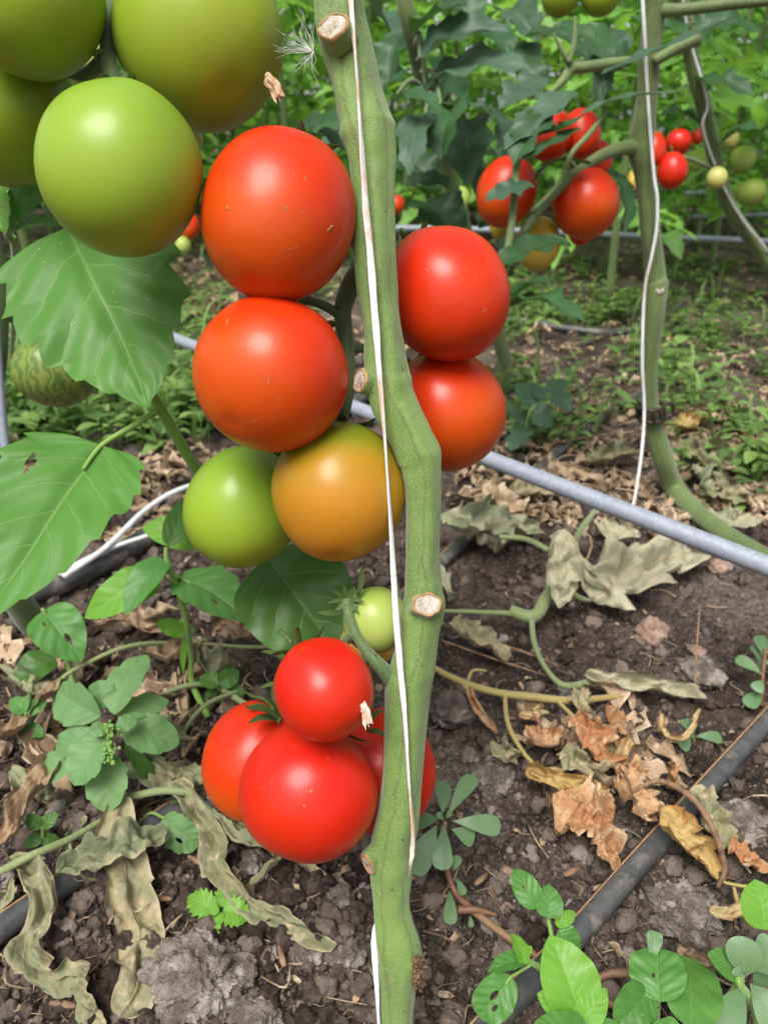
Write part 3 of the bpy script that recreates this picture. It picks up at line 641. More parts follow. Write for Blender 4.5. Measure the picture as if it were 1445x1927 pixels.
    if sepals:
        mb = MB(); q = ax.to_track_quat('Z', 'Y').inverted()
        for k, (a, b2) in enumerate(sepals):
            a, b2 = P(*a), P(*b2); leaf(mb, [a, a.lerp(b2, .5) + up * (a - b2).length * .08, b2], (a - b2).length * .24, -fwd + up, 'lance', ns=12, nt=2, fold=.5, seed=k)
        mbo = MB(); mbo.add([q @ (Vector(v) - c) for v in mb.v], mb.f, mb.uv); o = mbo.build('sepals', M['sepal'], None, origin=(0, 0, 0)); o.parent = e
    return e
T = tomato
dn = lambda a, b: cdir(a, b, 0.2)
T(50, -8, 140, 144, .345, 'olive', 'olive green tomato cut off by the top left corner', (0.2, .9, -.3), seed=1)
T(377, 76, 158, 157, .375, 'olive', 'large olive green tomato at the top with a dry brown flower', (-.45, .75, -.35), remnant=(P(503, 138, .36), cdir(.4, -.88, .25), .016, 'drywisp'), seed=2)
T(229, 321, 151, 160, .335, 'green', 'bright green tomato just above the broad weed leaf', (0, .95, -.25), seed=3, marks=[(225, 465, 236, 467, 3), (250, 470, 268, 469, 3)])
T(5, 202, 138, 140, .405, 'olive', 'shaded green tomato at the left edge under the corner tomato', (.5, .8, -.2), seed=4)
T(335, 250, 48, 60, .44, 'pale', 'mostly hidden pale green tomato behind the bright green one', (0, 1, 0), seed=5)
T(525, 407, 146, 166, .352, 'red2', 'orange red tomato with brown scratches, highest of the front reds', (.2, .9, -.35), seed=6, marks=[(534, 385, 540, 398, 3), (543, 388, 530, 402, 2.5), (562, 396, 576, 402, 2.5), (572, 330, 578, 342, 3), (550, 318, 556, 332, 1.8), (618, 432, 628, 422, 7), (621, 428, 616, 440, 5), (538, 472, 562, 464, 2.2), (426, 391, 429, 395, 5), (424, 465, 430, 485, 1.5)])
T(511, 706, 147, 145, .362, 'red2', 'orange red tomato stacked above the green and amber pair', (.4, .7, -.55), seed=7, marks=[(504, 708, 506, 722, 4), (523, 742, 527, 758, 2), (477, 796, 488, 787, 3), (600, 598, 612, 606, 2)])
T(838, 554, 119, 134, .412, 'red', 'red tomato right of the stem, upper of the two', (-.4, .8, -.4), seed=8, lob=.02, marks=[(906, 588, 918, 580, 2.5), (800, 505, 806, 509, 2), (812, 500, 815, 503, 2)])
T(838, 774, 113, 116, .446, 'red2', 'orange red tomato right of the stem, lower of the two', (-.5, .75, -.3), seed=9)
T(460, 953, 109, 121, .432, 'green', 'yellow green tomato partly behind the amber tomato', (.5, .8, -.2), seed=10)
T(640, 925, 129, 134, .388, 'amber', 'amber tomato still turning colour, behind the white twine', (.0, .9, -.4), seed=11)
T(706, 1166, 63, 63, .402, 'pale', 'small pale green tomato beside the twine', (-.5, .6, -.2), calyx=False, seed=12)
T(690, 1212, 52, 50, .45, 'yellow', 'small yellow orange tomato hidden behind the pale green one', (-.2, .8, -.2), calyx=False, seed=13)
T(610, 1296, 93, 100, .362, 'scarlet', 'small scarlet tomato with a dry flower, perched on the big one', (-.55, .62, -.62), spread=1.25, remnant=(P(679, 1313, .348), cdir(.3, -.92, .25), .0125, 'wisp_pale'), seed=14, sepals=[((550, 1252, .372), (490, 1226, .362)), ((556, 1240, .375), (556, 1178, .37)), ((535, 1290, .37), (488, 1296, .362))])
T(580, 1489, 133, 125, .393, 'scarlet', 'largest scarlet tomato, hanging lowest in the front cluster', (.3, .8, -.5), seed=15, marks=[(585, 1488, 587, 1491, 4), (572, 1515, 574, 1517, 2.5)])
T(487, 1430, 105, 116, .452, 'red2', 'red tomato with green sepals behind the lowest cluster, on its left', (.28, .9, .10), spread=1.2, seed=16, sepals=[((524, 1352, .43), (464, 1334, .412)), ((528, 1348, .432), (498, 1314, .42)), ((522, 1356, .43), (466, 1362, .41))])
T(712, 1448, 108, 118, .458, 'scarlet', 'red tomato mostly hidden behind the thick stem near the bottom', (-.3, .85, -.1), seed=17, sepals=[((690, 1376, .42), (724, 1336, .405)), ((690, 1378, .42), (728, 1388, .405))])
T(105, 700, 78, 66, .80, 'striped', 'dark striped green tomato in shade below the broad leaf', (0, .95, -.1), seed=18)

# ------------------------------------------------------------------ plants with leaves traced as midribs
def U(n, k=0.6, rnd=None):
    v = Vector((0, 0, 1)) * k - fwd * (1 - k)
    if rnd: v += Vector((rnd.gauss(0, .22), rnd.gauss(0, .22), rnd.gauss(0, .1)))
    return v.normalized()
def weed(name, label, cat, base, stems, leaves, mat, lm='leaf', smat='weedstem', prof='ovate', teeth=0, tamp=.15, fold=.18, seed=0, nk=.55, ns=22, nt=5, group=None, quilt=0.06, wave=.06, arch=0.12):
    """leaves: (bx,by,bh, tx,ty,th, width_px[, options]) with heights above ground; 'd' heights < 0 mean depth"""
    e = empty(name, base, label, cat, group); rs = random.Random(seed)
    pt = lambda x, y, h: G(x, y, h) if h >= 0 else P(x, y, -h)
    for s in stems:
        q = [pt(*p[:3]) for p in s[0]]; mb = MB(); tube(mb, q, s[1], 10, len(q) * 6, bump=.06); mb.build(s[3] if len(s) > 3 else 'stem', M[s[2] if len(s) > 2 and s[2] else smat], e)
    for i, L in enumerate(leaves):
        o = L[7] if len(L) > 7 else {}
        a, b = pt(*L[0:3]), pt(*L[3:6]); n_ = o.get('n', None) or U(0, o.get('nk', nk), rs)
        w = pxm(L[6], (depth(a) + depth(b)) / 2); ln = (b - a).length
        md = [a, a.lerp(b, .35) + n_ * ln * arch, a.lerp(b, .7) + n_ * ln * arch * .8, b]
        if 'mid' in o: md = [a] + [pt(*q) for q in o['mid']] + [b]
        mb = MB(); leaf(mb, md, w, n_, o.get('prof', prof), o.get('teeth', teeth), o.get('tamp', tamp), o.get('lobe', 0), o.get('lamp', 0), o.get('fold', fold), wave=o.get('wave', wave), quilt=o.get('quilt', quilt),
                        ns=max(o.get('ns', ns), 90 if 'holes' in o else 0), nt=max(o.get('nt', nt), 20 if 'holes' in o else 0), seed=seed * 31 + i, holes=o.get('holes', ()), nveins=o.get('nv', 5), crump=o.get('crump', 0), cfreq=o.get('cfreq', 40))
        lo = mb.build('leaf', M[o.get('m', lm)], e)
        if 'pet' in o:
            mb = MB(); r = pxm(o.get('pw', 9), depth(a)) / 2; tube(mb, [pt(*q) for q in o['pet']] + [a, a.lerp(md[1], .5)], [r * 1.1, r, r * .6] if True else r, 8, 14); mb.build('leaf_stalk', M[smat], lo)
        if 'label' in o: lo['label'] = o['label']
    return e

# broad-leaved weed on the left
weed('broadleaf_weed', 'broad leaved green weed with big toothed leaves under the green tomatoes', 'weed', G(610, 1275),
     [([(278, 725, -.40), (300, 765, -.415), (335, 825, -.435), (385, 905, -.465), (470, 1020, -.53), (560, 1160, -.63), (610, 1275, 0)], [.0022, .003, .0034, .0036, .0036, .0036, .0036])],
     [(126, 428, -.425, 280, 766, -.385, 335, {'mid': [(165, 510, -.405), (215, 610, -.395), (250, 690, -.388)], 'teeth': 7, 'tamp': .13, 'prof': 'heart', 'ns': 80, 'nt': 14, 'n': cdir(-.15, .45, .9), 'quilt': .16, 'fold': .05, 'nv': 5}),
      (192, 838, -.405, -45, 1180, -.352, 285, {'mid': [(120, 930, -.385), (45, 1050, -.365)], 'teeth': 7, 'tamp': .09, 'prof': 'heart', 'ns': 70, 'nt': 14, 'n': cdir(.05, .5, .85), 'quilt': .14, 'pet': [(302, 770, -.415), (250, 802, -.41)], 'pw': 11, 'm': 'leaf_lit', 'holes': [(.62, .26, .05, 1.0)]}),
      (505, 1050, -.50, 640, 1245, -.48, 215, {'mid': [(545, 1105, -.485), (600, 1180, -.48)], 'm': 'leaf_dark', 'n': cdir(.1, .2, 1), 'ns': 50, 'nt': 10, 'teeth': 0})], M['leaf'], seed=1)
weed('crinkled_seedling', 'small crinkled green leaves peeping out left of the bright green tomato', 'weed', G(20, 700),
     [([(20, 700, 0), (30, 520, -.62), (15, 440, -.50), (5, 395, -.46)], [.003, .003, .0025, .002])],
     [(0, 425, -.46, 95, 345, -.46, 62, {'teeth': 6, 'tamp': .3, 'ns': 40}), (20, 440, -.46, 125, 425, -.46, 60, {'teeth': 6, 'tamp': .3, 'ns': 40}), (-10, 350, -.46, 12, 440, -.45, 60, {'teeth': 5, 'm': 'leaf_bright'}), (-15, 390, -.48, 70, 385, -.48, 60, {'m': 'leaf_bright'})], M['leaf'], seed=2)
# nightshade-like plant
weed('nightshade', 'slender weed with pale reddish stem behind the lowest cluster, left', 'weed', G(392, 1350),
     [([(392, 1350, 0), (362, 1285, .02), (360, 1230, .05), (352, 1175, .09), (335, 1110, .125), (315, 1055, .15), (313, 1030, .16)], [.0028, .0028, .0026, .0024, .0022, .002, .0016])],
     [(312, 1052, .15, 236, 1158, .125, 66), (300, 1085, .135, 160, 1163, .11, 80, {'m': 'leaf_bright', 'pet': [(330, 1100, .13)], 'pw': 5}), (335, 1088, .13, 465, 1168, .115, 112, {'pet': [(333, 1085, .137)], 'teeth': 5, 'tamp': .12, 'holes': [(.3, .55, .05, 1.2)]}),
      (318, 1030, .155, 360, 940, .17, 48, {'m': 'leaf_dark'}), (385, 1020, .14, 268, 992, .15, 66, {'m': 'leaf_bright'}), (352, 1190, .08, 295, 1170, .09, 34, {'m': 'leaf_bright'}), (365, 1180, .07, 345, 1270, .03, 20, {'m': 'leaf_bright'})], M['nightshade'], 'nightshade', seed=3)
weed('nightshade', 'low weed with two blemished leaves below the broad leaf at left', 'weed', G(140, 1330),
     [([(140, 1330, 0), (132, 1260, .02), (105, 1190, .06), (80, 1145, .085)], [.002, .002, .0018, .0014])],
     [(82, 1150, .08, 155, 1245, .05, 96, {'holes': [(-.1, .62, .09, 1), (.3, .25, .05, 1)], 'm': 'nightshade'}), (105, 1238, .03, 25, 1290, .02, 70, {'m': 'leaf_dark'})], M['nightshade'], 'nightshade', seed=4)
# lambsquarters-like plant
pig = [(215, 1345, .085, 275, 1232, .10, 76), (190, 1348, .085, 110, 1300, .09, 84), (195, 1335, .085, 186, 1280, .1, 50), (228, 1372, .075, 338, 1398, .06, 76), (222, 1352, .08, 318, 1318, .075, 52), (200, 1385, .08, 140, 1478, .06, 82),
       (205, 1420, .06, 205, 1530, .035, 82), (150, 1430, .05, 58, 1468, .035, 62), (180, 1375, .075, 105, 1418, .06, 55), (218, 1375, .085, 258, 1352, .088, 34), (200, 1368, .088, 168, 1378, .088, 30), (235, 1400, .06, 290, 1470, .03, 30, {'m': 'leaf_dark'})]
w = weed('lambsquarters', 'grey green weed rosette with budding tip above the withered leaves', 'weed', G(228, 1560),
         [([(228, 1560, 0), (215, 1480, .035), (208, 1400, .07), (205, 1365, .088)], [.003, .0028, .0024, .002])], pig, M['pigweed'], 'pigweed', prof='rhomb', teeth=4, tamp=.11, seed=5, ns=30, nk=.5)
v0, f0 = ico(1); rs = random.Random(9)
mb = MB()
for k in range(60):
    f = rs.random(); c = G(205 + rs.gauss(0, 7), 1362 + f * 80 + rs.gauss(0, 4), .094 - f * .02); s = rs.uniform(.0008, .0017)
    mb.add([c + Vector(q) * s for q in v0], f0)
mb.build('flower_bud', M['leaf_bright'], w)
weed('lambsquarters', 'single notched leaf on a curved stalk beside the left hose', 'weed', G(262, 1545), [([(262, 1545, 0), (285, 1530, .02), (310, 1540, .025)], [.001, .001, .001])],
     [(308, 1538, .025, 374, 1592, .01, 64, {'holes': [(.35, .55, .09, 1.1)]})], M['pigweed'], 'pigweed', prof='round', teeth=4, tamp=.15, seed=6, ns=30)
# nettle seedling
weed('nettle_seedling', 'tiny bright seedling with serrated leaves on bare soil', 'seedling', G(412, 1735), [([(412, 1735, 0), (412, 1718, .01), (410, 1712, .014)], [.0012, .001, .001])],
     [(402, 1712, .014, 354, 1688, .012, 50), (413, 1706, .014, 436, 1664, .016, 38), (420, 1712, .014, 470, 1728, .01, 54), (404, 1725, .012, 393, 1770, .004, 36), (408, 1722, .015, 402, 1700, .018, 20), (410, 1722, .014, 420, 1735, .012, 22)], M['leaf_bright'], 'leaf_bright', teeth=6, tamp=.28, seed=7, ns=42)
# purslane
PU = dict(prof='obovate', fold=.08, quilt=0, wave=.0, arch=.10)
weed('purslane', 'purslane with paddle leaves tucked against the thick stem', 'weed', G(870, 1715),
     [([(838, 1545, .05), (835, 1600, .03), (850, 1665, .012), (880, 1705, .008), (950, 1760, .01), (1010, 1800, .01), (1080, 1850, .01), (1170, 1900, .01)], [.0014, .0017, .0020, .0024, .0025, .0024, .0024, .0024]), ([(862, 1712, .01), (895, 1712, .012), (935, 1722, .006)], [.0028, .0022, .001], 'vine_red')],
     [(842, 1538, .05, 892, 1460, .06, 34), (832, 1532, .05, 830, 1470, .055, 36), (850, 1545, .05, 942, 1556, .045, 38), (836, 1550, .05, 832, 1638, .04, 38), (822, 1552, .048, 776, 1645, .03, 48), (848, 1560, .045, 892, 1582, .04, 34), (826, 1542, .05, 780, 1546, .05, 38),
      (846, 1675, .012, 846, 1740, .012, 26), (856, 1650, .02, 872, 1685, .018, 18), (852, 1640, .022, 862, 1610, .028, 18), (838, 1541, .054, 850, 1528, .06, 12), (836, 1544, .054, 822, 1530, .06, 12), (884, 1722, .01, 886, 1745, .008, 11)],
     M['purslane'], 'purslane', smat='vine_red', seed=8, nk=.5, **PU)
weed('purslane', 'purslane at the right edge beside the front hose', 'weed', G(1432, 1330), [([(1432, 1330, 0), (1434, 1280, .025), (1440, 1220, .05)], [.002, .0018, .0015])],
     [(1434, 1270, .03, 1384, 1238, .035, 26), (1434, 1262, .03, 1412, 1215, .045, 26), (1438, 1240, .04, 1425, 1195, .055, 28), (1432, 1300, .015, 1405, 1330, .01, 30), (1436, 1250, .035, 1490, 1230, .04, 30), (1434, 1280, .03, 1420, 1300, .025, 24)], M['purslane'], 'purslane', smat='vine_red', seed=9, **PU)
weed('purslane_seedling', 'tiny seedling with four round leaves on open soil right of the rolled leaf', 'seedling', G(1305, 1395), [([(1305, 1395, 0), (1303, 1385, .006)], [.001, .001])],
     [(1303, 1384, .007, 1292, 1352, .01, 30), (1307, 1386, .006, 1358, 1390, .006, 24), (1300, 1390, .006, 1278, 1405, .005, 28), (1302, 1388, .007, 1288, 1380, .008, 14)], M['purslane'], 'purslane', seed=10, **PU)
# bottom plants
weed('amaranth', 'bright green amaranth straddling the front hose at the bottom', 'weed', G(1060, 1965),
     [([(1060, 1965, 0), (1040, 1850, .03), (1000, 1812, .045), (975, 1812, .05)], [.003, .0022, .0016, .0012]), ([(1040, 1850, .03), (1040, 1780, .045), (1030, 1725, .055)], [.0018, .0014, .001])],
     [(1012, 1708, .06, 966, 1636, .065, 50, {'holes': [(-.1, .5, .08, 1.1)]}), (1032, 1728, .058, 1032, 1664, .065, 52), (1046, 1742, .052, 1082, 1716, .055, 26, {'m': 'leaf_bright'}), (1050, 1750, .05, 1092, 1790, .04, 46), (986, 1816, .05, 962, 1756, .055, 36, {'m': 'leaf_bright'}),
      (986, 1808, .05, 918, 1830, .045, 42), (962, 1838, .045, 900, 1912, .03, 74, {'prof': 'round', 'holes': [(.1, .45, .14, 1.3), (-.3, .6, .1, 1.2)], 'pet': [(1000, 1815, .045)], 'pw': 5}), (1092, 1915, .05, 1034, 1760, .07, 112, {'m': 'leaf_bright', 'ns': 40, 'nt': 9}), (1085, 1915, .05, 1010, 1870, .055, 60, {'m': 'leaf_bright'}),
      (1100, 1940, .05, 1005, 1925, .05, 70, {'m': 'leaf'}), (1090, 1930, .05, 1140, 1860, .06, 55, {'m': 'leaf_bright'}), (1090, 1940, .05, 1180, 1950, .04, 60), (1060, 1950, .04, 990, 1990, .04, 60), (990, 1795, .05, 1000, 1780, .052, 14, {'m': 'leaf_bright'})], M['nightshade'], 'nightshade', seed=11, prof='ovate', nk=.5, ns=28)
weed('amaranth', 'cluster of rounded weed leaves right of the bright amaranth at the bottom edge', 'weed', G(1230, 1985),
     [([(1230, 1985, 0), (1235, 1900, .03), (1240, 1850, .045)], [.003, .002, .0015]), ([(1110, 1850, .008), (1150, 1832, .012), (1225, 1835, .012), (1290, 1830, .01)], [.002, .0024, .0024, .002], 'vine_red')],
     [(1240, 1885, .05, 1235, 1785, .055, 104, {'prof': 'round', 'holes': [(-.15, .45, .05, 1)]}), (1290, 1800, .035, 1300, 1935, .045, 110, {'prof': 'round', 'm': 'leaf'}), (1225, 1815, .05, 1232, 1752, .06, 30, {'prof': 'obovate', 'm': 'purslane'}), (1220, 1865, .05, 1155, 1935, .045, 84, {'m': 'leaf'}), (1240, 1840, .045, 1300, 1870, .04, 60), (1280, 1840, .03, 1360, 1865, .02, 46, {'m': 'purslane'}), (1220, 1935, .05, 1280, 1990, .05, 90)], M['nightshade'], 'nightshade', seed=12, nk=.45, ns=28)
weed('purslane', 'fleshy green plant filling the lower right corner', 'weed', G(1440, 2010),
     [([(1440, 2010, 0), (1420, 1900, .03), (1390, 1850, .05), (1395, 1835, .05)], [.003, .0026, .002, .0016]), ([(1325, 1935, .02), (1370, 1880, .035), (1395, 1840, .045)], [.0024, .0022, .002], 'weedstem')],
     [(1395, 1835, .05, 1330, 1795, .055, 60, {'prof': 'ovate', 'm': 'leaf'}), (1400, 1830, .055, 1398, 1762, .07, 62, {'prof': 'round'}), (1410, 1825, .055, 1470, 1790, .07, 80), (1400, 1850, .045, 1340, 1960, .035, 74), (1440, 1750, .075, 1420, 1655, .09, 84, {'prof': 'ovate', 'm': 'leaf_bright'}), (1410, 1850, .045, 1470, 1930, .04, 70), (1402, 1838, .052, 1412, 1812, .058, 24), (1398, 1842, .052, 1380, 1822, .056, 20), (1415, 1860, .04, 1440, 1830, .05, 50)],
     M['purslane'], 'purslane', seed=13, ns=26, **PU)

weed('leafy_sprig', 'small green sprig at the left edge above the brown dried leaf', 'weed', G(40, 1400), [([(40, 1400, 0), (45, 1370, .02), (50, 1340, .035)], [.0014, .0012, .001])],
     [(50, 1340, .035, 20, 1315, .04, 32), (50, 1342, .034, 88, 1320, .035, 30), (47, 1360, .025, 10, 1372, .02, 30), (46, 1368, .02, 85, 1385, .015, 28), (50, 1338, .036, 55, 1305, .042, 22)], M['leaf_bright'], 'nightshade', seed=31)
weed('leafy_sprig', 'small green sprig beside the slender weed, in front of the brown curled leaves', 'weed', G(420, 1330), [([(420, 1330, 0), (415, 1300, .02), (412, 1285, .03)], [.0014, .0012, .001])],
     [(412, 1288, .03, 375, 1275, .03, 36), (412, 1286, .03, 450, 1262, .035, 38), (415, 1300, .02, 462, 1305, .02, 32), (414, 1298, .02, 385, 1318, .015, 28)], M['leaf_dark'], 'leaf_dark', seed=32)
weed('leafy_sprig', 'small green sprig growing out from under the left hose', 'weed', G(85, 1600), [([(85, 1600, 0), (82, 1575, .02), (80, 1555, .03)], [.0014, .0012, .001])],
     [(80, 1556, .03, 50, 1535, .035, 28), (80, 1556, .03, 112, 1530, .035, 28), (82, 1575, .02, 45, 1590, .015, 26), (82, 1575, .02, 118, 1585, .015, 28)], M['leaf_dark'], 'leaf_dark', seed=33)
weed('seedling_weed', 'lobed dull green weed standing beside the lower red tomato, far side of the pipe', 'weed', G(985, 850), [([(985, 850, 0), (990, 810, .04), (1000, 770, .08), (1040, 745, .09)], [.003, .0028, .002, .0016])],
     [(990, 815, .04, 940, 760, .07, 50), (992, 805, .05, 960, 850, .03, 46), (1000, 775, .08, 1040, 800, .06, 50), (1000, 770, .08, 975, 720, .1, 46), (1035, 745, .09, 1075, 775, .08, 44), (1040, 745, .09, 1060, 715, .1, 40), (1015, 755, .09, 1005, 720, .11, 36)], M['tomleaf_grey'], 'tomleaf_grey', seed=21, teeth=4, tamp=.3, ns=30)

# ------------------------------------------------------------------ withered leaves
def dead(pts, w, label, mat='withered', prof='strip', curl=1.2, crump=.006, cfreq=38, seed=0, twist=0, nk=.65, ns=80, nt=12, teeth=4, tamp=.25, name='withered_leaf', cat='dead leaf', n=None, lobe=0, lamp=0):
    q = [G(*p) for p in pts]; ww = pxm(w, depth(q[len(q) // 2]))
    mb = MB(); leaf(mb, q, ww, n or U(0, nk, random.Random(seed)), prof, teeth, tamp, lobe, lamp, 0, curl=curl, crump=crump, cfreq=cfreq, ns=ns, nt=nt, seed=seed, twist=twist, pleat=.5, wave=.18)
    zmin = min(v[2] for v in mb.v)
    mb.v = [(v[0], v[1], max(v[2], gz(v[0], v[1]) + .008 + .002 * noise.noise(Vector(v) * 60))) for v in mb.v]
    return tag(mb.build(name, M[mat]), label, cat)
dead([(225, 1505, .035), (222, 1570, .03), (240, 1660, .02), (255, 1760, .012), (262, 1850, .012), (225, 1915, .012)], 92, 'long flat withered leaf hanging down from the hose, ribbed and tan green', 'withered', 'strip', .6, .005, 45, 1, ns=90, nt=14)
dead([(15, 1615, .035), (60, 1640, .03), (75, 1700, .03), (65, 1780, .022), (90, 1840, .02), (150, 1835, .02), (170, 1880, .015), (215, 1910, .01)], 68, 'twisted olive withered leaf curling down to the lower left corner', 'withered', 'strip', 1.1, .010, 45, 2, twist=1.3, ns=110, nt=14)
dead([(108, 1648, .03), (170, 1618, .035), (240, 1590, .035), (315, 1562, .028)], 78, 'crumpled grey green leaf folded across the left hose', 'withered_green', 'strip', 1.1, .009, 45, 3, ns=80, nt=12)
dead([(110, 1440, .04), (60, 1490, .045), (20, 1560, .04), (-40, 1620, .03)], 78, 'large brown dried leaf with pale rolled edges at the left edge', 'brown_dry', 'strip', 1.9, .008, 45, 4, ns=80, nt=14)
dead([(120, 1285, .03), (70, 1330, .03), (20, 1375, .03), (-50, 1410, .03)], 52, 'tan shrivelled leaf at the left edge below the weed leaves', 'brown_dry', 'strip', 1.6, .007, 40, 5)
dead([(235, 1440, .03), (290, 1452, .035), (345, 1465, .03), (385, 1450, .03)], 60, 'dull olive crumpled leaf between the rosette and the red tomatoes', 'withered_green', 'strip', 1.2, .008, 42, 6)
dead([(300, 1490, .03), (360, 1500, .035), (400, 1560, .028), (425, 1640, .02), (460, 1700, .016), (540, 1735, .012), (635, 1775, .01)], 58, 'long limp withered leaf trailing from the hose to below the tomatoes', 'withered', 'strip', 1.2, .008, 42, 7, twist=.9, ns=120, nt=14)
dead([(395, 1530, .03), (450, 1570, .03), (500, 1590, .025), (520, 1620, .02), (470, 1665, .012)], 40, 'bent withered strip looping under the large scarlet tomato', 'withered_green', 'strip', 1.9, .005, 45, 8, ns=80)
dead([(535, 1605, .015), (575, 1625, .012), (625, 1655, .006)], 30, 'narrow withered tip pointing right under the scarlet tomato', 'withered', 'lance', 1.6, .004, 50, 9)
dead([(180, 1180, .02), (240, 1165, .03), (310, 1190, .02)], 56, 'brown curled leaf under the slender weed, nearest the hose', 'brown_dry', 'strip', 2.0, .01, 40, 10)
dead([(270, 1215, .015), (330, 1235, .025), (400, 1215, .012)], 60, 'grey brown shrivelled leaf on the soil under the slender weed', 'brown_dry', 'strip', 2.1, .012, 36, 11)
dead([(420, 1165, .02), (455, 1195, .025), (500, 1170, .02)], 50, 'russet curled leaf beneath the dark leaf and amber tomato', 'brown_dry', 'strip', 1.9, .011, 40, 12)
dead([(20, 1650, .02), (15, 1690, .015), (-10, 1730, .01)], 30, 'small green wilted leaf tip at the left edge beside the hose', 'withered_green', 'lance', 1.3, .003, 50, 13)
dead([(265, 1590, .012), (215, 1600, .012), (165, 1615, .012)], 40, 'small tan leaf scrap under the crumpled grey green leaf', 'brown_dry', 'strip', 1.6, .007, 50, 14)
# right side
dead([(825, 975, .04), (880, 985, .05), (940, 985, .04), (1015, 1000, .02)], 76, 'grey green crumpled leaf right of the stem, on the soil below the pipe', 'pale_dry', 'strip', 1.0, .012, 30, 20, teeth=3, tamp=.5)
dead([(1062, 995, .10), (1056, 1040, .085), (1055, 1090, .06), (1052, 1145, .035)], 74, 'pointed pale leaf hanging tip down from the wilted vine', 'pale_dry', 'rhomb', .9, .005, 34, 21, n=cdir(0, .2, 1))
dead([(1110, 1125, .02), (1150, 1090, .05), (1210, 1060, .055), (1310, 1035, .02)], 110, 'broad pale green wilted leaf spread below the near pipe', 'pale_dry', 'strip', .7, .010, 28, 22, teeth=3, tamp=.6, nk=.4)
dead([(835, 1170, .02), (880, 1190, .022), (920, 1215, .014), (955, 1245, .006)], 56, 'tan withered leaf beside the stem scar, pointing down right', 'withered', 'strip', 1.3, .008, 38, 23)
dead([(1100, 1270, .02), (1170, 1285, .022), (1250, 1295, .02), (1330, 1310, .018)], 60, 'long rolled pale leaf lying flat on bare soil', 'pale_dry', 'strip', 1.9, .006, 34, 24, ns=80)
dead([(880, 1300, .015), (900, 1340, .018), (935, 1380, .008)], 34, 'narrow brown curl left of the yellow vine', 'orange_dry', 'strip', 2.2, .006, 50, 25)
dead([(1075, 1350, .03), (1110, 1385, .03), (1150, 1415, .02), (1165, 1370, .01)], 80, 'crumpled rust orange leaf just under the yellow vine', 'orange_dry', 'ovate', 1.2, .014, 55, 26, teeth=5, tamp=.3)
dead([(990, 1445, .02), (1040, 1465, .022), (1090, 1480, .018), (1140, 1500, .01)], 56, 'pale yellow dead leaf above the large orange leaf', 'yellow_dry', 'strip', 1.2, .009, 40, 27)
dead([(1060, 1500, .022), (1100, 1535, .025), (1140, 1580, .018), (1150, 1640, .01)], 124, 'large orange dead leaf with crinkled edge in the middle right', 'orange_dry', 'heart', 1.0, .013, 60, 28, teeth=7, tamp=.16, ns=80, nt=14)
dead([(1170, 1470, .03), (1205, 1500, .03), (1240, 1530, .02)], 90, 'shrivelled brown leaf between the orange leaf and the hose', 'orange_dry', 'strip', 2.0, .017, 40, 29)
dead([(1245, 1520, .03), (1285, 1570, .032), (1320, 1610, .02), (1345, 1655, .01)], 74, 'yellow orange leaf draped over the front hose', 'yellow_dry', 'ovate', 1.3, .008, 38, 30, teeth=4, tamp=.4)
dead([(1290, 1490, .03), (1330, 1530, .03), (1370, 1590, .015)], 66, 'pale tan curled leaf just beyond the yellow leaf on the hose', 'withered', 'strip', 1.3, .009, 38, 31)
dead([(1370, 1590, .02), (1405, 1610, .02), (1450, 1640, .008)], 54, 'folded tan leaf at the right edge beyond the hose', 'orange_dry', 'ovate', 1.2, .008, 40, 32)
dead([(1335, 1715, .015), (1375, 1725, .015), (1430, 1700, .015)], 40, 'thin curled tan leaf near the lower right plant', 'yellow_dry', 'strip', 1.7, .006, 40, 33)
dead([(1275, 1785, .012), (1310, 1800, .014), (1350, 1830, .008)], 40, 'dark brown leaf fragment among the lower right weeds', 'brown_dry', 'strip', 1.9, .009, 44, 34)
dead([(1190, 1400, .02), (1170, 1440, .02), (1200, 1470, .015)], 44, 'ochre twisted leaf scrap right of the yellow vine', 'yellow_dry', 'strip', 2.0, .011, 44, 35)
dead([(1095, 1440, .02), (1130, 1450, .02), (1155, 1430, .02), (1150, 1400, .015)], 30, 'pale hooked leaf strip above the yellow dead leaf', 'withered', 'strip', 1.9, .006, 44, 36)
dead([(1240, 1340, .02), (1250, 1380, .02), (1280, 1390, .02), (1320, 1330, .02)], 26, 'ochre ribbon of dead leaf below the end of the rolled leaf', 'yellow_dry', 'strip', 1.9, .008, 44, 37)
dead([(960, 930, .03), (1010, 920, .03), (1060, 930, .02)], 50, 'small tan dead leaf under the pipe near the wilted vine', 'withered', 'strip', 1.4, .012, 30, 38)
dead([(905, 935, .03), (950, 940, .03), (985, 965, .02)], 56, 'cream dead leaf right of the lower red tomato', 'litter', 'strip', 1.0, .012, 30, 39)

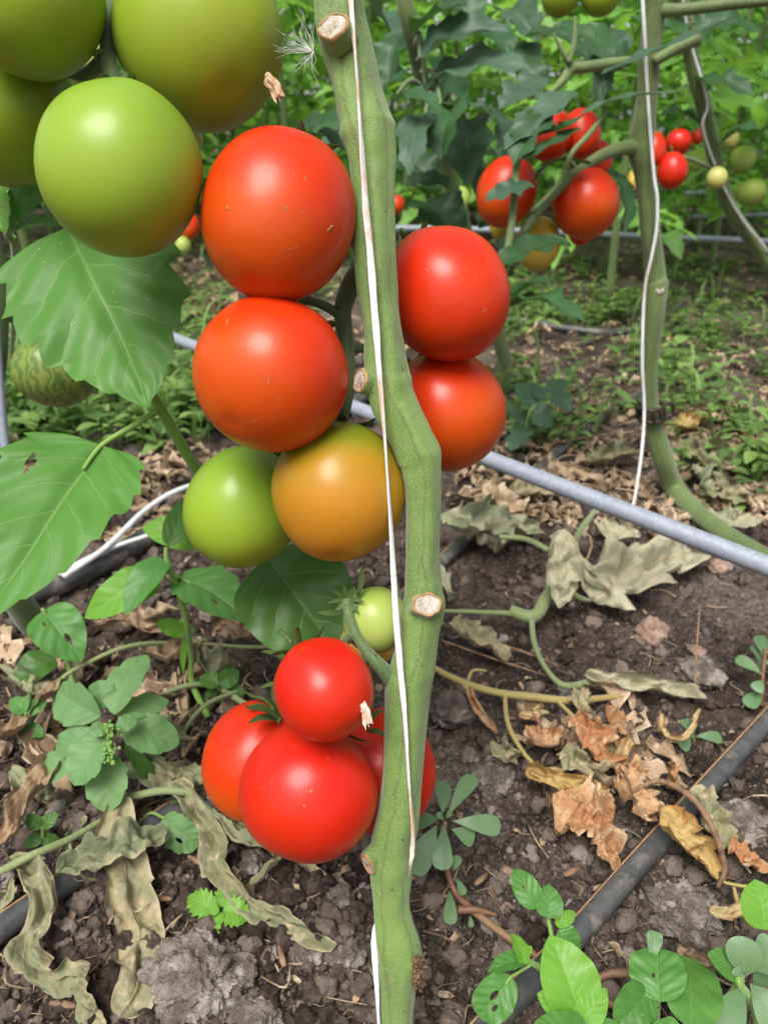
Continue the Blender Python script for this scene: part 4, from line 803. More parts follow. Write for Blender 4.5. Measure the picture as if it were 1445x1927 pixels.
more = [((935, 1400), (975, 1430), 50, 'pale curled scrap beside the yellow vine branch', 'withered'), ((1000, 1370), (1060, 1400), 60, 'brown orange scrap left of the rust orange leaf', 'orange_dry'), ((1050, 1425), (1110, 1450), 60, 'crinkled tan piece between the rust orange and pale yellow leaves', 'litter2'),
        ((1140, 1330), (1165, 1375), 40, 'small orange flake at the tip of the yellow vine', 'orange_dry'), ((1160, 1430), (1215, 1455), 56, 'rust flake above the shrivelled brown leaf', 'orange_dry'), ((1255, 1440), (1275, 1475), 34, 'peach coloured leaf tip standing above the hose', 'orange_dry'), ((1090, 1290), (1115, 1350), 40, 'papery curl hooked on the yellow vine', 'withered'),
        ((990, 1340), (1030, 1345), 34, 'short ochre curl on the yellow vine', 'yellow_dry'), ((880, 1000), (960, 1015), 60, 'second crumpled grey green leaf under the first, right of the stem', 'pale_dry'), ((830, 1070), (850, 1130), 40, 'pale strip tucked against the thick stem above the scar', 'pale_dry'),
        ((1130, 990), (1200, 1010), 60, 'shredded pale leaf just under the near pipe', 'pale_dry'), ((1100, 870), (1190, 850), 60, 'broad tan leaf beyond the pipe, left of the second stem foot', 'litter2'), ((1290, 850), (1370, 880), 70, 'broad cream leaf right of the second stem foot', 'litter2'), ((1330, 910), (1420, 940), 66, 'crumpled cream leaf near the right edge above the second stem foot', 'withered'),
        ((1400, 830), (1450, 860), 56, 'peach leaf at the right edge behind the second stem', 'orange_dry'), ((1260, 800), (1320, 790), 50, 'ochre leaf beside the clip of the second stem', 'yellow_dry'), ((1305, 880), (1325, 935), 44, 'pale green folded leaf standing beside the second stem foot', 'grn'), ((1350, 965), (1430, 985), 60, 'soft pale green leaf below the second stem bend', 'grn'),
        ((40, 1450), (110, 1520), 56, 'grey olive shrivelled leaf left of the rosette', 'withered_green'), ((360, 1225), (440, 1245), 60, 'grey knot of dried leaf under the red tomatoes at left', 'withered_green'), ((300, 1345), (370, 1400), 50, 'olive scrap right of the rosette', 'withered_green'), ((10, 1260), (80, 1300), 50, 'dull olive leaf under the blemished leaves', 'withered_green'), ((400, 1185), (480, 1160), 50, 'brown twisted leaf hugging the slender weed stem', 'brown_dry'),
        ((150, 1560), (110, 1600), 40, 'dark olive scrap on the limp green vine', 'withered_green'), ((450, 1560), (520, 1560), 40, 'grey green fold tucked under the red tomato', 'withered_green'), ((330, 1510), (380, 1480), 44, 'olive rag beside the arching vine', 'withered_green'), ((440, 1480), (400, 1500), 40, 'shaded rag beneath the left red tomato', 'withered_green')]
for k, (a, b, w, lab, mt) in enumerate(more):
    rq = random.Random(k + 300); mx, my = (a[0] + b[0]) / 2 + rq.gauss(0, 6), (a[1] + b[1]) / 2 + rq.gauss(0, 6)
    dead([(*a, .014), (mx, my, .026), (*b, .012)], w, lab, {'litter2': 'withered', 'grn': 'leaf_bright' if False else 'pale_dry'}.get(mt, mt), rq.choice(['strip', 'ovate', 'rhomb']), rq.uniform(.8, 1.8), .012, 45, 300 + k, nk=.5, ns=40, nt=8)

# vines
def vine(strokes, label, mat, name='wilted_vine', cat='vine'):
    q0 = G(*strokes[0][0][0]); e = empty(name, Vector((q0.x, q0.y, 0)), label, cat)
    for k, (pts, r) in enumerate(strokes):
        mb = MB(); tube(mb, [G(*p) for p in pts], r, 8, len(pts) * 7, bump=.12); mb.build('main_stalk' if k == 0 else 'side_stalk', M[mat], e)
vine([([(1120, 960, .07), (1085, 1010, .07), (1060, 1080, .05), (1030, 1120, .03), (1005, 1160, .02), (960, 1150, .02)], [.003, .004, .005, .006, .007, .0065]), ([(1000, 1165, .02), (1005, 1210, .02), (1025, 1255, .018), (1060, 1290, .015), (1110, 1285, .012)], [.003, .0026, .0022, .003, .004]),
      ([(960, 1155, .02), (900, 1152, .012), (835, 1150, .008)], [.003, .0025, .002]), ([(1060, 1105, .04), (1090, 1125, .03), (1110, 1130, .02)], [.003, .003, .002]), ([(1030, 1035, .06), (990, 1015, .05), (940, 1010, .045)], [.003, .0035, .003])], 'wilted green forked vine on the soil right of the stem', 'vine_green')
vine([([(800, 1245, .015), (850, 1275, .015), (920, 1300, .016), (1000, 1312, .018), (1080, 1318, .018), (1180, 1308, .012)], [.0024, .003, .0034, .0036, .0034, .0024]), ([(950, 1308, .016), (955, 1360, .018), (980, 1410, .016), (1010, 1445, .012)], [.002, .002, .0018, .0015]),
      ([(870, 1285, .015), (890, 1310, .016), (915, 1350, .01)], [.0018, .0016, .001]), ([(1050, 1320, .02), (1090, 1360, .02), (1130, 1400, .012)], [.0016, .0016, .001]), ([(880, 1280, .016), (890, 1262, .02), (915, 1262, .02)], [.0016, .0014, .001])], 'yellow leafless vine lying above the orange dead leaves', 'vine_yellow')
vine([([(390, 1205, .02), (330, 1210, .03), (250, 1215, .045), (180, 1240, .045), (115, 1280, .035), (100, 1340, .02)], [0.00186, 0.00217, 0.00217, 0.00186, 0.00186, 0.00155]), ([(345, 1208, .03), (420, 1215, .02), (480, 1218, .022), (570, 1215, .005)], [0.00186, 0.00198, 0.00186]), ([(300, 1310, .0), (345, 1292, .02), (400, 1290, .02), (470, 1330, .02), (540, 1370, .02)], [0.00186, 0.00248, 0.00260, 0.00248]),
      ([(450, 1300, .02), (390, 1325, .03), (350, 1370, .025), (330, 1420, .0)], [0.00186, 0.00186, 0.00186])], 'wilted green stems sprawling on the soil left of the lowest cluster', 'vine_green')
vine([([(0, 1640, .03), (60, 1610, .04), (130, 1580, .035), (200, 1540, .03)], [0.00248, 0.00260, 0.00248, 0.00186]), ([(130, 1580, .035), (140, 1620, .025), (160, 1650, .015), (200, 1655, .01)], [0.00124, 0.00124, 0.00112, 0.00093])], 'limp green vine crossing the hose at the left edge', 'vine_green')
vine([([(235, 1500, .03), (310, 1488, .04), (360, 1495, .038), (400, 1530, .03), (470, 1570, .02)], [0.00248, 0.00279, 0.00248, 0.00217, 0.00186])], 'grey green vine arching from the rosette to the lowest tomatoes', 'vine_green')
vine([([(1185, 1490, .03), (1240, 1470, .04), (1300, 1500, .05), (1340, 1560, .045), (1362, 1630, .02), (1350, 1670, .004)], [.0016, .002, .0022, .0022, .002, .0015])], 'thin dark dry tendril arching over the front hose', 'vine_brown', 'dry_tendril', 'tendril')
vine([([(1308, 1320, .01), (1308, 1250, .035), (1316, 1145, .075)], [.0012, .001, .0006])], 'single upright straw stalk beside the flat pale stone', 'vine_brown', 'dry_tendril', 'tendril')
vine([([(1050, 1252, .006), (980, 1225, .007), (900, 1200, .008), (850, 1175, .008)], [.0008, .0012, .0012, .001]), ([(1030, 1272, .006), (930, 1240, .007), (830, 1205, .006)], [.0008, .001, .001])], 'pair of straw coloured dry stems right of the pruning scar', 'vine_brown', 'dry_tendril', 'tendril')
vine([([(1360, 1660, .01), (1400, 1668, .012), (1460, 1670, .012)], [.001, .0012, .0012]), ([(1380, 1670, .012), (1390, 1700, .01), (1420, 1715, .008)], [.001, .0016, .001])], 'short yellow stalk at the right edge above the corner plant', 'vine_yellow', 'dry_tendril', 'tendril')
rs = random.Random(77)
for k, (x, y, l, a) in enumerate([(330, 1780, 40, .1), (120, 1890, 50, .1), (370, 1620, 34, .5), (530, 1800, 40, 1.3), (760, 1650, 50, .1), (905, 1655, 30, 2.4), (1075, 1640, 34, 2.7), (1060, 1385, 60, .4), (300, 1690, 50, .05), (735, 1980, 30, .6)]):
    mb = MB(); dx, dy = math.cos(a) * l / 2, math.sin(a) * l / 2
    tube(mb, [G(x - dx, y - dy, .007), G(x, y, .008), G(x + dx, y + dy, .006)], [.0012, .0022, .0014], 7, 8, bump=.35, seed=k)
    tag(mb.build('twig', M['vine_brown']), 'short brown twig scrap lying on the bare soil', 'twig', 'twig scraps on the soil')

# seed fluff caught on the stem
mb = MB(); rs = random.Random(5); c = P(590, 97, .345)
for k in range(46):
    a = rs.uniform(1.7, 3.3) if k < 36 else rs.uniform(3.8, 5.0); L = rs.uniform(.008, .019)
    d_ = cdir(math.cos(a), math.sin(a), rs.uniform(-.2, .5)); side = d_.cross(-fwd).normalized()
    tube(mb, [c, c + d_ * L * .5 + side * rs.gauss(0, .001), c + d_ * L + side * rs.gauss(0, .003)], [.00007, .00005, .00003], 4, 8)
mb.build('tmp', M['fluff']); o = bpy.context.scene.objects['tmp']; o.name = 'seed_fluff'; tag(o, 'wispy white seed fluff caught on the stem beside the top scar', 'seed fluff')

# ------------------------------------------------------------------ right-hand plant
RP = [(-60, 1236, .80, 46), (0, 1232, .815, 44), (100, 1222, .84, 40), (200, 1215, .865, 38), (265, 1206, .882, 46), (290, 1207, .888, 46), (340, 1214, .90, 36), (430, 1222, .92, 36), (520, 1232, .945, 38), (545, 1235, .95, 40), (640, 1225, .975, 34), (720, 1220, 1.0, 32), (790, 1226, 1.025, 32), (860, 1246, 1.05, 38)]
def tleaf_mb(pts, w, n_, seed, lobe=3, lamp=.35, ns=30, nt=6, wave=.12, fold=.2, teeth=7):
    mb = MB(); leaf(mb, pts, w, n_, 'ovate', teeth, .13, lobe, lamp, fold, wave=wave, quilt=.14, ns=ns, nt=nt, seed=seed); return mb
e = empty('tomato_plant', G(1268, 925), 'second tomato plant on the right with a dark clip on its stem', 'tomato plant')
mb = MB(); pts = [P(x, y, d) for y, x, d, w in RP] + [G(1270, 922, .015), G(1335, 985, .015), G(1430, 1045, .016), G(1550, 1110, .014)]
tube(mb, pts, [pxm(w, d) / 2 for y, x, d, w in RP] + [.0145, .0125, .012, .012], 20, 120, flat=.92, ridge=5, ramp=.03, bump=.08); mb.build('stem', M['stem_far'], e)
def rstalk(pts, r, name='truss_stalk', mat='stem_far'): return stalk(pts, r, e, mat, name)
rstalk([P(1207, 278, .885), P(1165, 280, .875), P(1120, 300, .865), P(1060, 345, .86), P(1015, 395, .86), P(985, 440, .86)], [.010, .008, .0065, .006, .0055, .004])
rstalk([P(1235, 20, .82), P(1290, 18, .80), P(1370, 8, .79), P(1445, 2, .78), P(1500, -5, .77)], [.008, .006, .006, .005, .005], 'leaf_stalk')
rstalk([P(1185, 115, .84), P(1110, 125, .83), P(1075, 130, .83), P(1060, 150, .83), P(1030, 180, .83)], [.005, .006, .006, .005, .003])
rstalk([P(1075, 128, .83), P(1062, 105, .82), P(1040, 62, .81)], [.003, .003, .001]); rstalk([P(1070, 118, .82), P(1080, 80, .815), P(1082, 30, .81)], [.003, .0028, .001])
rstalk([P(1230, 115, .83), P(1275, 90, .82), P(1315, 72, .815)], [.006, .0065, .007])
rstalk([P(1140, 210, .80), P(1110, 250, .80), P(1075, 290, .80), P(1055, 340, .82), P(1000, 400, .83)], [.002, .003, .003, .003, .003], 'leaf_stalk')
rstalk([P(975, 290, .80), P(970, 330, .80), P(965, 400, .805), P(955, 470, .81), P(945, 520, .82)], [.0045, .0042, .004, .004, .003], 'leaf_stalk')
for i, (pt, w, m_, n_) in enumerate([
    ([(1092, 215, .80), (1150, 190, .79), (1210, 178, .78), (1288, 172, .77)], 46, 'tomleaf_grey', cdir(.1, .75, .6)), ([(1130, 140, .80), (1200, 110, .79), (1280, 75, .78), (1425, 14, .76)], 50, 'tomleaf_grey', cdir(.3, .75, .6)), ([(1060, 190, .83), (1010, 230, .80), (985, 270, .79), (965, 312, .785)], 84, 'tomleaf', cdir(-.4, .3, .9)), ([(1090, 240, .80), (1050, 262, .79), (1010, 285, .785), (985, 300, .785)], 40, 'tomleaf', cdir(0, .7, .6)), ([(985, 70, .95), (1040, 60, .93), (1090, 90, .92), (1110, 120, .92)], 90, 'tomleaf', cdir(.1, .6, .8)), ([(1180, 60, .9), (1150, 100, .88), (1130, 150, .87), (1125, 200, .87)], 70, 'tomleaf_grey', cdir(.3, .4, .9)),
    ([(1100, 215, .81), (1060, 240, .80), (1010, 255, .80), (965, 290, .80)], 62, 'tomleaf', cdir(-.2, .9, .4)), ([(1075, 170, .82), (1030, 205, .81), (985, 245, .80), (948, 282, .79)], 92, 'tomleaf_grey', cdir(-.3, .5, .8)),
    ([(1020, 145, .85), (990, 165, .84), (960, 185, .83), (938, 205, .83)], 80, 'tomleaf_grey', cdir(-.3, .3, .9)), ([(1000, 345, .80), (965, 355, .79), (940, 365, .785), (912, 380, .78)], 66, 'tomleaf_grey', cdir(0, .6, .8)),
    ([(1070, 455, .82), (1020, 460, .81), (975, 475, .80), (935, 505, .79)], 92, 'tomleaf', cdir(0, .7, .6)), ([(945, 580, .80), (1000, 560, .77), (1050, 575, .75), (1102, 608, .74)], 130, 'tomleaf', cdir(.1, .8, .5)),
    ([(930, 600, .80), (960, 560, .79), (1000, 535, .78), (1050, 525, .78)], 86, 'tomleaf', cdir(.1, .8, .4)), ([(1145, 315, .90), (1170, 350, .89), (1180, 390, .89), (1175, 440, .89)], 60, 'tomleaf', cdir(.5, .3, .8)),
    ([(1110, 310, .84), (1070, 300, .83), (1030, 310, .825), (1000, 345, .82)], 36, 'tomleaf', cdir(0, .9, .3)), ([(1180, 130, .86), (1140, 95, .86), (1090, 60, .87), (1040, 50, .88)], 110, 'tomleaf', cdir(0, .6, .7))]):
    q = [P(*p) for p in pt]; tleaf_mb(q, pxm(w, q[1] and depth(q[1])), n_, 60 + i).build('leaf', M[m_], e)
# clip: a small band with a latch
mb = MB(); cc = P(1224, 775, 1.018); ax = (P(1226, 790, 1.025) - P(1222, 750, 1.01)).normalized(); s_ = right; f_ = ax.cross(s_).normalized()
for zz in (-.009, .009):
    tube(mb, [cc + ax * (zz - s_off * .1) + s_ * (.0175 * math.cos(t)) + f_ * (.0175 * math.sin(t)) for t, s_off in [(k * math.pi / 8, .02 * math.cos(k * math.pi / 8)) for k in range(17)]], .0032, 6, 40)
for t in (.3, 1.0, 1.7, 2.4, 3.1, 3.9, 4.6, 5.4):
    o = s_ * (.0175 * math.cos(t)) + f_ * (.0175 * math.sin(t)); tube(mb, [cc + o - ax * .009, cc + o + ax * .009], .0032, 6, 4)
tube(mb, [cc + s_ * .016 + ax * .009, cc + s_ * .030 + ax * .004, cc + s_ * .030 - ax * .012, cc + s_ * .016 - ax * .011], .0032, 6, 12)
tag(mb.build('plant_clip', M['clip']), 'dark brown plastic clip round the right hand stem', 'plant clip')
cord([P(1205, -60, .785), P(1212, 60, .81), P(1218, 180, .85), P(1230, 330, .878), P(1236, 370, .885), P(1235, 430, .900), P(1224, 490, .914), P(1212, 550, .933), P(1208, 680, .965), P(1212, 770, .995), P(1207, 850, 1.0), P(1195, 930, 1.0), P(1178, 1010, .985)], .0021, 'white twine running down the right hand plant and dangling below its clip', 'twine', 'twine', .6)
scp = MB(); a = P(1244, 545, .935); tube(scp, [P(1239, 548, .945), P(1242, 546, .938)], [.0065, .0052], 12, 4); scp.build('leaf_stub', M['scar'], e)
RT = 'fruit of the second plant'
T(952, 362, 56, 66, .885, 'red2', 'orange red tomato behind small grey leaves, leftmost in the second plant cluster', (.3, .8, .1), seed=30)
T(1035, 255, 42, 50, .90, 'red', 'red tomato half hidden behind dark leaves at the top of the second cluster', (.2, .8, -.1), seed=31)
T(1092, 252, 38, 48, .91, 'red', 'red tomato right of the half hidden one, top of the second cluster', (0, .8, -.1), seed=32)
T(1101, 383, 62, 66, .885, 'red2', 'brownish orange tomato hanging lowest right in the second cluster', (-.2, .9, -.1), seed=33)
T(1012, 458, 42, 52, .93, 'yellow', 'yellow orange tomato at the bottom of the second cluster', (.1, .9, -.1), seed=34)
T(1128, 300, 24, 36, .96, 'red', 'sliver of red tomato between the second cluster and its stem', (0, .9, 0), seed=35, calyx=False)
T(1092, 432, 24, 30, .98, 'red', 'red tomato almost hidden under the brownish orange one', (0, .9, 0), seed=36, calyx=False)
T(938, 420, 18, 30, .96, 'yellow', 'small yellow tomato left of the yellow orange one', (0, .9, 0), seed=37, calyx=False)
T(1054, -8, 36, 36, 1.0, 'olive', 'yellow green tomato at the top edge, left of its twin', (0, .9, 0), seed=38)
T(1130, -8, 36, 36, 1.0, 'olive', 'yellow green tomato at the top edge, touching the second stem side', (0, .9, 0), seed=39)

# third plant, far right
e = empty('tomato_plant', G(1520, 600), 'third tomato plant, leaning brownish stem at the far right', 'tomato plant')
mb = MB(); tube(mb, [P(1262, -60, 1.45), P(1288, 30, 1.5), P(1302, 120, 1.55), P(1328, 220, 1.6), P(1345, 300, 1.66), P(1372, 390, 1.74), P(1420, 460, 1.85), P(1480, 540, 1.95), G(1520, 600)], [.015, .015, .016, .016, .016, .016, .016, .016, .015], 14, 60, bump=.1); mb.build('stem', M['stem_far'], e)
for i, (pt, w) in enumerate([([(1310, 150, 1.55), (1360, 150, 1.5), (1420, 180, 1.48)], 80), ([(1330, 240, 1.62), (1280, 210, 1.6), (1240, 220, 1.6)], 70), ([(1300, 60, 1.52), (1360, 40, 1.5), (1430, 60, 1.5)], 90), ([(1340, 280, 1.65), (1400, 240, 1.6), (1450, 260, 1.6)], 70), ([(1290, 40, 1.5), (1250, 50, 1.48), (1180, 30, 1.48)], 90)]):
    q = [P(*p) for p in pt]; tleaf_mb(q, pxm(w, 1.55), U(0, .5, random.Random(i)), 90 + i).build('leaf', M['tomleaf'], e)
cord([P(1275, -60, 1.42), P(1296, 70, 1.50), P(1330, 190, 1.56), P(1322, 240, 1.58), P(1352, 330, 1.66), P(1390, 405, 1.74), P(1450, 480, 1.86)], .0026, 'thin twine spiralling round the leaning stem at the far right', 'twine', 'twine')
stalk([P(1340, 318, 1.66), P(1300, 300, 1.58), P(1262, 290, 1.55)], [.005, .004, .003], e, 'stem_far')
T(1230, 280, 22, 32, 1.55, 'red', 'red tomato touching the second stem, left of the far trio', (0, .9, 0), seed=40, calyx=False)
T(1276, 268, 24, 24, 1.6, 'scarlet', 'small round red tomato, highest of the far trio', (0, .9, 0), seed=41)
T(1264, 321, 28, 34, 1.55, 'scarlet', 'red tomato, lowest of the far trio beside the second stem', (0, .9, 0), seed=42)
T(1348, 335, 19, 21, 1.6, 'cream', 'small cream yellow tomato against the leaning far stem', (0, .9, 0), seed=43)
T(1396, 300, 24, 24, 2.2, 'pale', 'round pale green tomato right of the leaning stem', (0, .9, 0), seed=44)
T(1308, 302, 20, 20, 2.2, 'pale', 'pale green tomato between the red trio and the leaning stem', (0, .9, 0), seed=45)
T(1412, 362, 28, 24, 2.2, 'pale', 'dull green tomato in shade at the far right edge', (0, .9, 0), seed=46)
T(1374, 262, 16, 18, 2.4, 'cream', 'distant yellow tomato above the pale green one', (0, .9, 0), seed=47)
T(1312, 258, 12, 14, 2.4, 'red', 'tiny distant red tomato above the pale green pair', (0, .9, 0), seed=48)
T(868, 372, 16, 22, 1.7, 'pale', 'distant pale green tomato left of the second cluster', (0, .9, 0), seed=49)
T(745, 385, 16, 18, 1.9, 'red2', 'distant red tomato just right of the thick stem', (0, .9, 0), seed=50)
T(356, 425, 20, 26, 1.7, 'red2', 'distant red tomato between the bright green and orange red ones', (0, .9, 0), seed=51)
T(345, 462, 15, 18, 1.7, 'pale', 'distant green tomato below the far red one on the left', (0, .9, 0), seed=52)
T(162, 120, 45, 45, .80, 'pale', 'pale blurred green tomato showing between the top left tomatoes', (0, .9, 0), seed=53)
T(1190, 340, 10, 20, 1.6, 'yellow', 'thin slice of yellow tomato left of the second stem', (0, .9, 0), seed=54, calyx=False)

# middle plant: large dark leaves behind the stem
e = empty('tomato_plant', G(930, 760), 'dark leaved tomato plant directly behind the thick stem', 'tomato plant')
mb = MB(); tube(mb, [P(752, -60, 1.0), P(768, 40, 1.03), P(795, 150, 1.1), P(840, 320, 1.2), P(900, 520, 1.3), P(940, 640, 1.36), P(950, 700, 1.4), G(930, 760)], [.011, .011, .011, .012, .013, .014, .014, .014], 14, 50, bump=.1); mb.build('stem', M['stem_far'], e)
rs = random.Random(12)
mid_leaves = [((790, 110), (960, 60), 120, .98), ((800, 160), (1000, 130), 120, 1.0), ((830, 200), (930, 220), 90, .95), ((780, 60), (880, 10), 100, 1.0), ((740, 190), (830, 210), 60, .9), ((800, 215), (770, 330), 80, .92), ((860, 200), (830, 300), 110, .95), ((880, 230), (880, 350), 130, 1.05), ((830, 250), (900, 380), 130, 1.1), ((750, 290), (830, 360), 90, 1.05),
              ((920, 200), (950, 320), 100, 1.1), ((760, 345), (860, 355), 50, .95), ((800, 380), (860, 460), 110, 1.15), ((760, 60), (730, 160), 90, 1.1), ((900, 60), (960, 110), 80, 1.1), ((700, 20), (740, 110), 90, 1.2), ((860, 300), (960, 300), 90, 1.2), ((960, 20), (1010, 80), 100, 1.2), ((760, 130), (690, 200), 90, 1.2), ((850, 120), (800, 230), 120, 1.15), ((900, 400), (940, 480), 80, 1.2), ((740, 230), (800, 280), 80, 1.1),
              ((930, 90), (1010, 190), 120, 1.2), ((820, 0), (900, 60), 110, 1.15), ((600, 250), (660, 235), 70, .9), ((560, 240), (660, 290), 80, .95), ((980, 380), (900, 430), 90, 1.25), ((640, 260), (590, 330), 80, 1.0)]
for i, (a, b, w, d) in enumerate(mid_leaves):
    A, B = P(*a, d), P(*b, d - rs.uniform(0, .08)); n_ = cdir(rs.gauss(0, .35), rs.uniform(.2, .9), rs.uniform(.4, 1)); L = (B - A).length
    tleaf_mb([A, A.lerp(B, .35) + n_ * L * .12, A.lerp(B, .7) + n_ * L * .10, B], pxm(w, d), n_, 200 + i, lobe=rs.choice([2, 3, 3]), lamp=.30, fold=rs.uniform(.15, .55), wave=.13).build('leaf', M[rs.choice(['tomleaf', 'tomleaf', 'tomleaf_grey'])], e)
for i in range(9):
    a, b, w, d = mid_leaves[i]; st = P(780 + i * 7, 90 + i * 22, 1.06); stalk([st, st.lerp(P(*a, d), .6) + Vector((0, 0, .02)), P(*a, d)], [.004, .003, .002], e, 'stem_far', 'leaf_stalk', 8)
# left-edge plants
e = empty('tomato_plant', G(-30, 930), 'dark twisted stem of a tomato plant at the left edge', 'tomato plant')
mb = MB(); tube(mb, [P(-40, 380, .7), P(2, 520, .74), P(4, 610, .77), P(2, 680, .80), P(-12, 780, .86), G(-30, 930)], [.009, .008, .0065, .006, .007, .008], 14, 50, ridge=3, ramp=.12); mb.build('stem', M['stalk'], e)
stalk([P(2, 600, .765), P(40, 605, .78), P(80, 630, .79), P(103, 648, .795)], [.004, .003, .003, .003], e)
e = empty('tomato_plant', G(20, 1130), 'pale fuzzy stem base poking out under the broad leaf at left', 'tomato plant')
mb = MB(); tube(mb, [P(-70, 990, .62), P(-10, 1075, .66), P(40, 1140, .70), P(80, 1200, .745), G(105, 1235)], [.012, .013, .013, .013, .012], 16, 40, bump=.1); ls = mb.build('stem', M['stem_far'], e)

# ------------------------------------------------------------------ rows of plants behind
def compound(seed, L=.26, res=(10, 3)):
    rs = random.Random(seed); mb = MB(); dr = rs.uniform(.25, .6)
    rach = [Vector((L * t, 0, L * (.25 * t - dr * t * t))) for t in (0, .25, .5, .75, 1)]
    tube(mb, rach, [.004, .0035, .003, .0025, .0015], 5, 8, hint=(0, 0, 1))
    sp = spline(rach, 20)
    for k, t in enumerate((.32, .36, .58, .62, .82, .85, 1.0)):
        sgn = 0 if t == 1.0 else (1 if k % 2 else -1); b = sp[int(t * 20) if t < 1 else 20]; l = rs.uniform(.085, .135) * (.8 if t < .4 else 1)
        d_ = Vector((.45 if sgn else 1, sgn * .9, -.25 + rs.gauss(0, .15))).normalized(); tip = b + d_ * l + Vector((0, 0, -.02 * rs.random()))
        n_ = Vector((rs.gauss(0, .25), rs.gauss(0, .25), 1)).normalized()
        leaf(mb, [b, b.lerp(tip, .4) + n_ * .008, tip], l * rs.uniform(.5, .7), n_, 'ovate', 0, 0, 3, .35, rs.uniform(.1, .5), wave=.15, ns=res[0], nt=res[1], seed=seed * 10 + k)
    return mb
leafmesh = [compound(k) for k in range(8)]
def place(mb, M4):
    o = MB(); o.add([M4 @ Vector(v) for v in mb.v], mb.f, mb.uv); return o
def crown_mats(seed, n, h0, h1):
    rs = random.Random(seed); out = []
    for k in range(n):
        h = h0 + (h1 - h0) * (k + rs.random()) / n
        out.append(Matrix.Translation((rs.gauss(0, .02), rs.gauss(0, .02), h)) @ Matrix.Rotation(k * 2.4 + rs.gauss(0, .3), 4, 'Z') @ Matrix.Rotation(rs.uniform(-.3, .25), 4, 'Y') @ Matrix.Scale(rs.uniform(.9, 1.3), 4))
    return out
LAB = 'leafy tomato plant in the blurred rows behind the fruit'; GRP = 'tomato plants in the rows behind'
protos = []
for s in range(3):
    e = empty('tomato_plant', (0, 0, 0), LAB, 'tomato plant', GRP); kids = []
    mb = MB(); tube(mb, [Vector((0, 0, 0)), Vector((.02, .01, .4)), Vector((-.01, .02, .9)), Vector((.01, 0, 1.6))], [.012, .011, .01, .007], 8, 16, hint=(1, 0, 0)); kids.append(mb.build('stem', M['stem_far'], e))
    for k, m4 in enumerate(crown_mats(s + 3, 22, .22, 1.75)): kids.append(place(leafmesh[k % 8], m4).build('leaf', M['farleaf'], e))
    protos.append((e, kids))
farp = []
for s in range(3):
    e = empty('tomato_plant', (0, 0, 0), LAB, 'tomato plant', GRP); mb = MB()
    for k, m4 in enumerate(crown_mats(s + 40, 44, .10, 1.9)):
        q = place(leafmesh[k % 8], m4); mb.add(q.v, q.f, q.uv)
    kids = [mb.build('crown', M['farleaf'], e)]
    mb = MB(); tube(mb, [Vector((0, 0, 0)), Vector((.02, .01, .6)), Vector((.01, 0, 1.7))], [.014, .012, .007], 6, 8, hint=(1, 0, 0)); kids.append(mb.build('stem', M['stem_far'], e))
    farp.append((e, kids))
used = set(); rs = random.Random(21)
def put(plist, x, y, sc):
    e, kids = plist[rs.randrange(3)]
    if e.name in used:
        r = e.copy(); COL.objects.link(r)
        for c in kids:
            q = c.copy(); COL.objects.link(q); q.parent = r
    else: r = e; used.add(e.name)
    r.location = (x, y, 0); r.rotation_euler = (0, 0, rs.uniform(0, 6.28)); r.scale = (sc, sc, sc)
for (y, st, pl) in ((2.35, .62, protos), (3.1, .45, protos), (3.9, .42, protos), (4.8, .42, farp), (5.9, .42, farp), (7.2, .45, farp), (9.0, .55, farp)):
    x = -.60 * y - .4
    while x < .60 * y + .5:
        if not (y < 2.6 and -1.1 < x < .25): put(pl, x + rs.gauss(0, .07), y + rs.gauss(0, .1), rs.uniform(.9, 1.15) * (1.25 if y > 7 else 1))
        x += st
for e, kids in protos + farp:
    if e.name not in used:
        for c in kids: bpy.data.objects.remove(c)
        bpy.data.objects.remove(e)

# ------------------------------------------------------------------ ground cover, past counting
def ground_weeds(n, seed):
    rs = random.Random(seed); mb = MB()
    zones = [((-60, 400), (720, 870), .9), ((930, 1500), (480, 620), .7), ((930, 1500), (600, 800), .55), ((-60, 1500), (440, 600), .7), ((940, 1120), (660, 850), .25), ((0, 450), (540, 760), .7), ((1250, 1500), (680, 950), .15)]
    k = 0
    while k < n:
        z = rs.choices(zones, [q[2] for q in zones])[0]; p = G(rs.uniform(*z[0]), rs.uniform(*z[1]))
        if vnoise(np.array([p.x * 6.5]), np.array([p.y * 4.0]), 21)[0] < rs.random() * .75 + .25: continue
        h = rs.choice([.6, 1, 1, 1.7]) * rs.uniform(.01, .06); sc_ = rs.choice([.7, 1, 1.2, 1.7]); k += 1; b = Vector((p.x, p.y, gz(p.x, p.y)))
        if rs.random() < .12:
            a = rs.uniform(0, 6.28); L = rs.uniform(.06, .16); d_ = Vector((math.cos(a), math.sin(a), 0))
            leaf(mb, [b, b + d_ * L * .25 + Vector((0, 0, L * .7)), b + d_ * L * .8 + Vector((0, 0, L * .75))], .007, Vector((-d_.x, -d_.y, .6)), 'blade', ns=6, nt=1, seed=k)
        else:
            t = b + Vector((rs.gauss(0, .012), rs.gauss(0, .012), h))
            for q in range(rs.choice((3, 4, 5))):
                a = q * 1.7 + rs.random(); L = rs.uniform(.012, .032) * sc_; d_ = Vector((math.cos(a), math.sin(a), rs.uniform(-.3, .35))); c = t - Vector((0, 0, q * .006))
                leaf(mb, [c, c + d_ * L * .5 + Vector((0, 0, .003)), c + d_ * L], L * .55, Vector((0, 0, 1)), 'ovate', ns=4, nt=1, fold=.2, seed=k)
            tube(mb, [b, t], .0009, 3, 2, caps=False, hint=(1, 0, 0))
    tag(mb.build('ground_weeds', M['grasses'], origin=(0, 0, 0)), 'low green weeds carpeting the ground between the rows', 'weeds', kind='stuff')
ground_weeds(2300, 3)
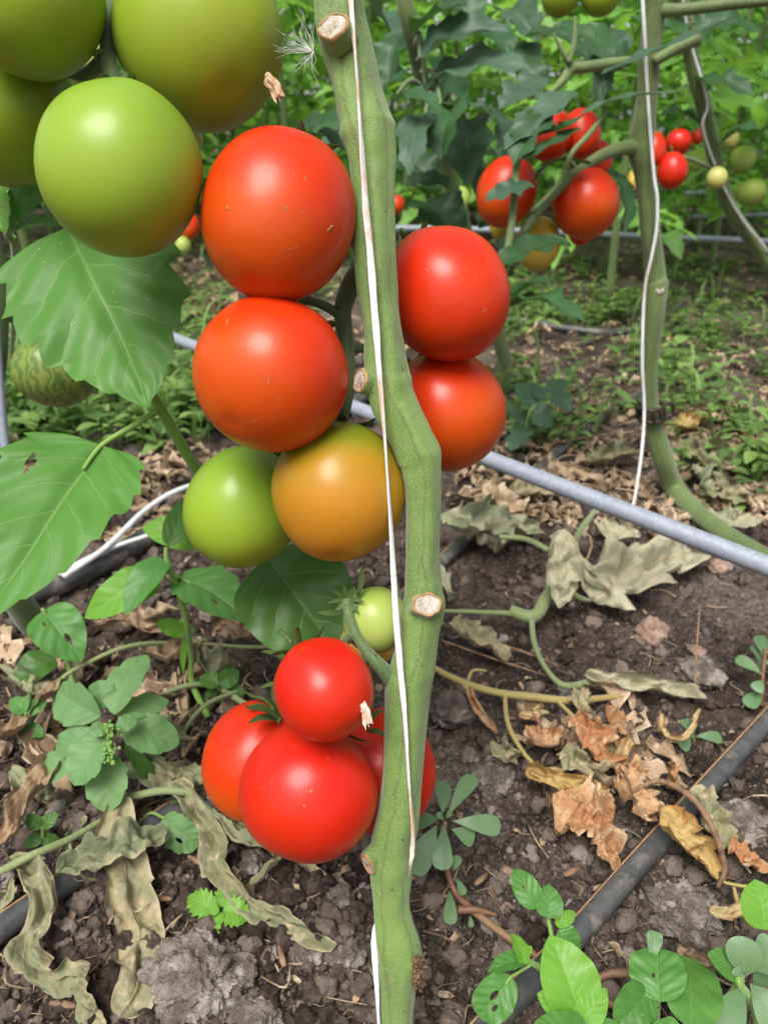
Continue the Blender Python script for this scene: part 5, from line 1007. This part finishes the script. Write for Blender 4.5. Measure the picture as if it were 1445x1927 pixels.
def litter(n, seed):
    rs = random.Random(seed); mb = MB()
    zones = [((860, 1500), (770, 1000), .75), ((-60, 1500), (455, 800), 2.0), ((-60, 460), (840, 1020), .4), ((280, 420), (425, 600), .5), ((980, 1230), (1340, 1480), .05), ((0, 420), (1150, 1420), .09)]
    for k in range(n):
        z = rs.choices(zones, [q[2] for q in zones])[0]; p = G(rs.uniform(*z[0]), rs.uniform(*z[1])); b = Vector((p.x, p.y, gz(p.x, p.y) + .004))
        a = rs.uniform(0, 6.28); L = rs.uniform(.012, .05) * rs.choice([.6, 1, 1, 1.3]); d_ = Vector((math.cos(a), math.sin(a), rs.uniform(-.1, .3)))
        leaf(mb, [b, b + d_ * L * .5 + Vector((0, 0, L * rs.uniform(0, .3))), b + d_ * L], L * rs.uniform(.3, .8), Vector((rs.gauss(0, .4), rs.gauss(0, .4), 1)), rs.choice(['strip', 'ovate', 'rhomb']), 0, 0, rs.choice([2, 3]), .5, curl=rs.uniform(.6, 2.4), crump=.009, cfreq=70, ns=10, nt=3, seed=k)
    for k in range(90):
        z = zones[rs.choice((0, 0, 1))]; p = G(rs.uniform(*z[0]), rs.uniform(*z[1])); a = rs.uniform(0, 6.28); L = rs.uniform(.04, .16); b = Vector((p.x, p.y, gz(p.x, p.y) + .005)); d_ = Vector((math.cos(a), math.sin(a), 0)); s = Vector((-d_.y, d_.x, 0)) * rs.gauss(0, .25) * L
        tube(mb, [b, b + d_ * L * .5 + s + Vector((0, 0, .012)), b + d_ * L], rs.uniform(.0008, .0019), 5, 8, hint=(0, 0, 1))
    tag(mb.build('leaf_litter', M['litter'], origin=(0, 0, 0)), 'dry tan leaf litter strewn over the far soil', 'leaf litter', kind='stuff')
litter(3000, 8)
rs = random.Random(31); mb = MB()
for k in range(900):
    p = G(rs.uniform(-40, 1490), rs.uniform(1020, 1980)); b = Vector((p.x, p.y, gz(p.x, p.y) + .003)); a = rs.uniform(0, 6.28); d_ = Vector((math.cos(a), math.sin(a), rs.uniform(-.1, .15)))
    if k % 3:
        L = rs.uniform(.006, .03); sd_ = Vector((-d_.y, d_.x, 0)) * rs.gauss(0, .3) * L
        tube(mb, [b, b + d_ * L * .5 + sd_ + Vector((0, 0, .002)), b + d_ * L], rs.choice([.00025, .0004, .0008]), 4, 6, hint=(0, 0, 1))
    else:
        L = rs.uniform(.004, .012); leaf(mb, [b, b + d_ * L * .5 + Vector((0, 0, .001)), b + d_ * L], L * rs.uniform(.3, .8), Vector((rs.gauss(0, .4), rs.gauss(0, .4), 1)), 'strip', curl=1.2, crump=.002, cfreq=200, ns=5, nt=2, seed=k)
tag(mb.build('soil_debris', M['litter'], origin=(0, 0, 0)), 'straw bits and root fibres on the near soil', 'debris', kind='stuff')
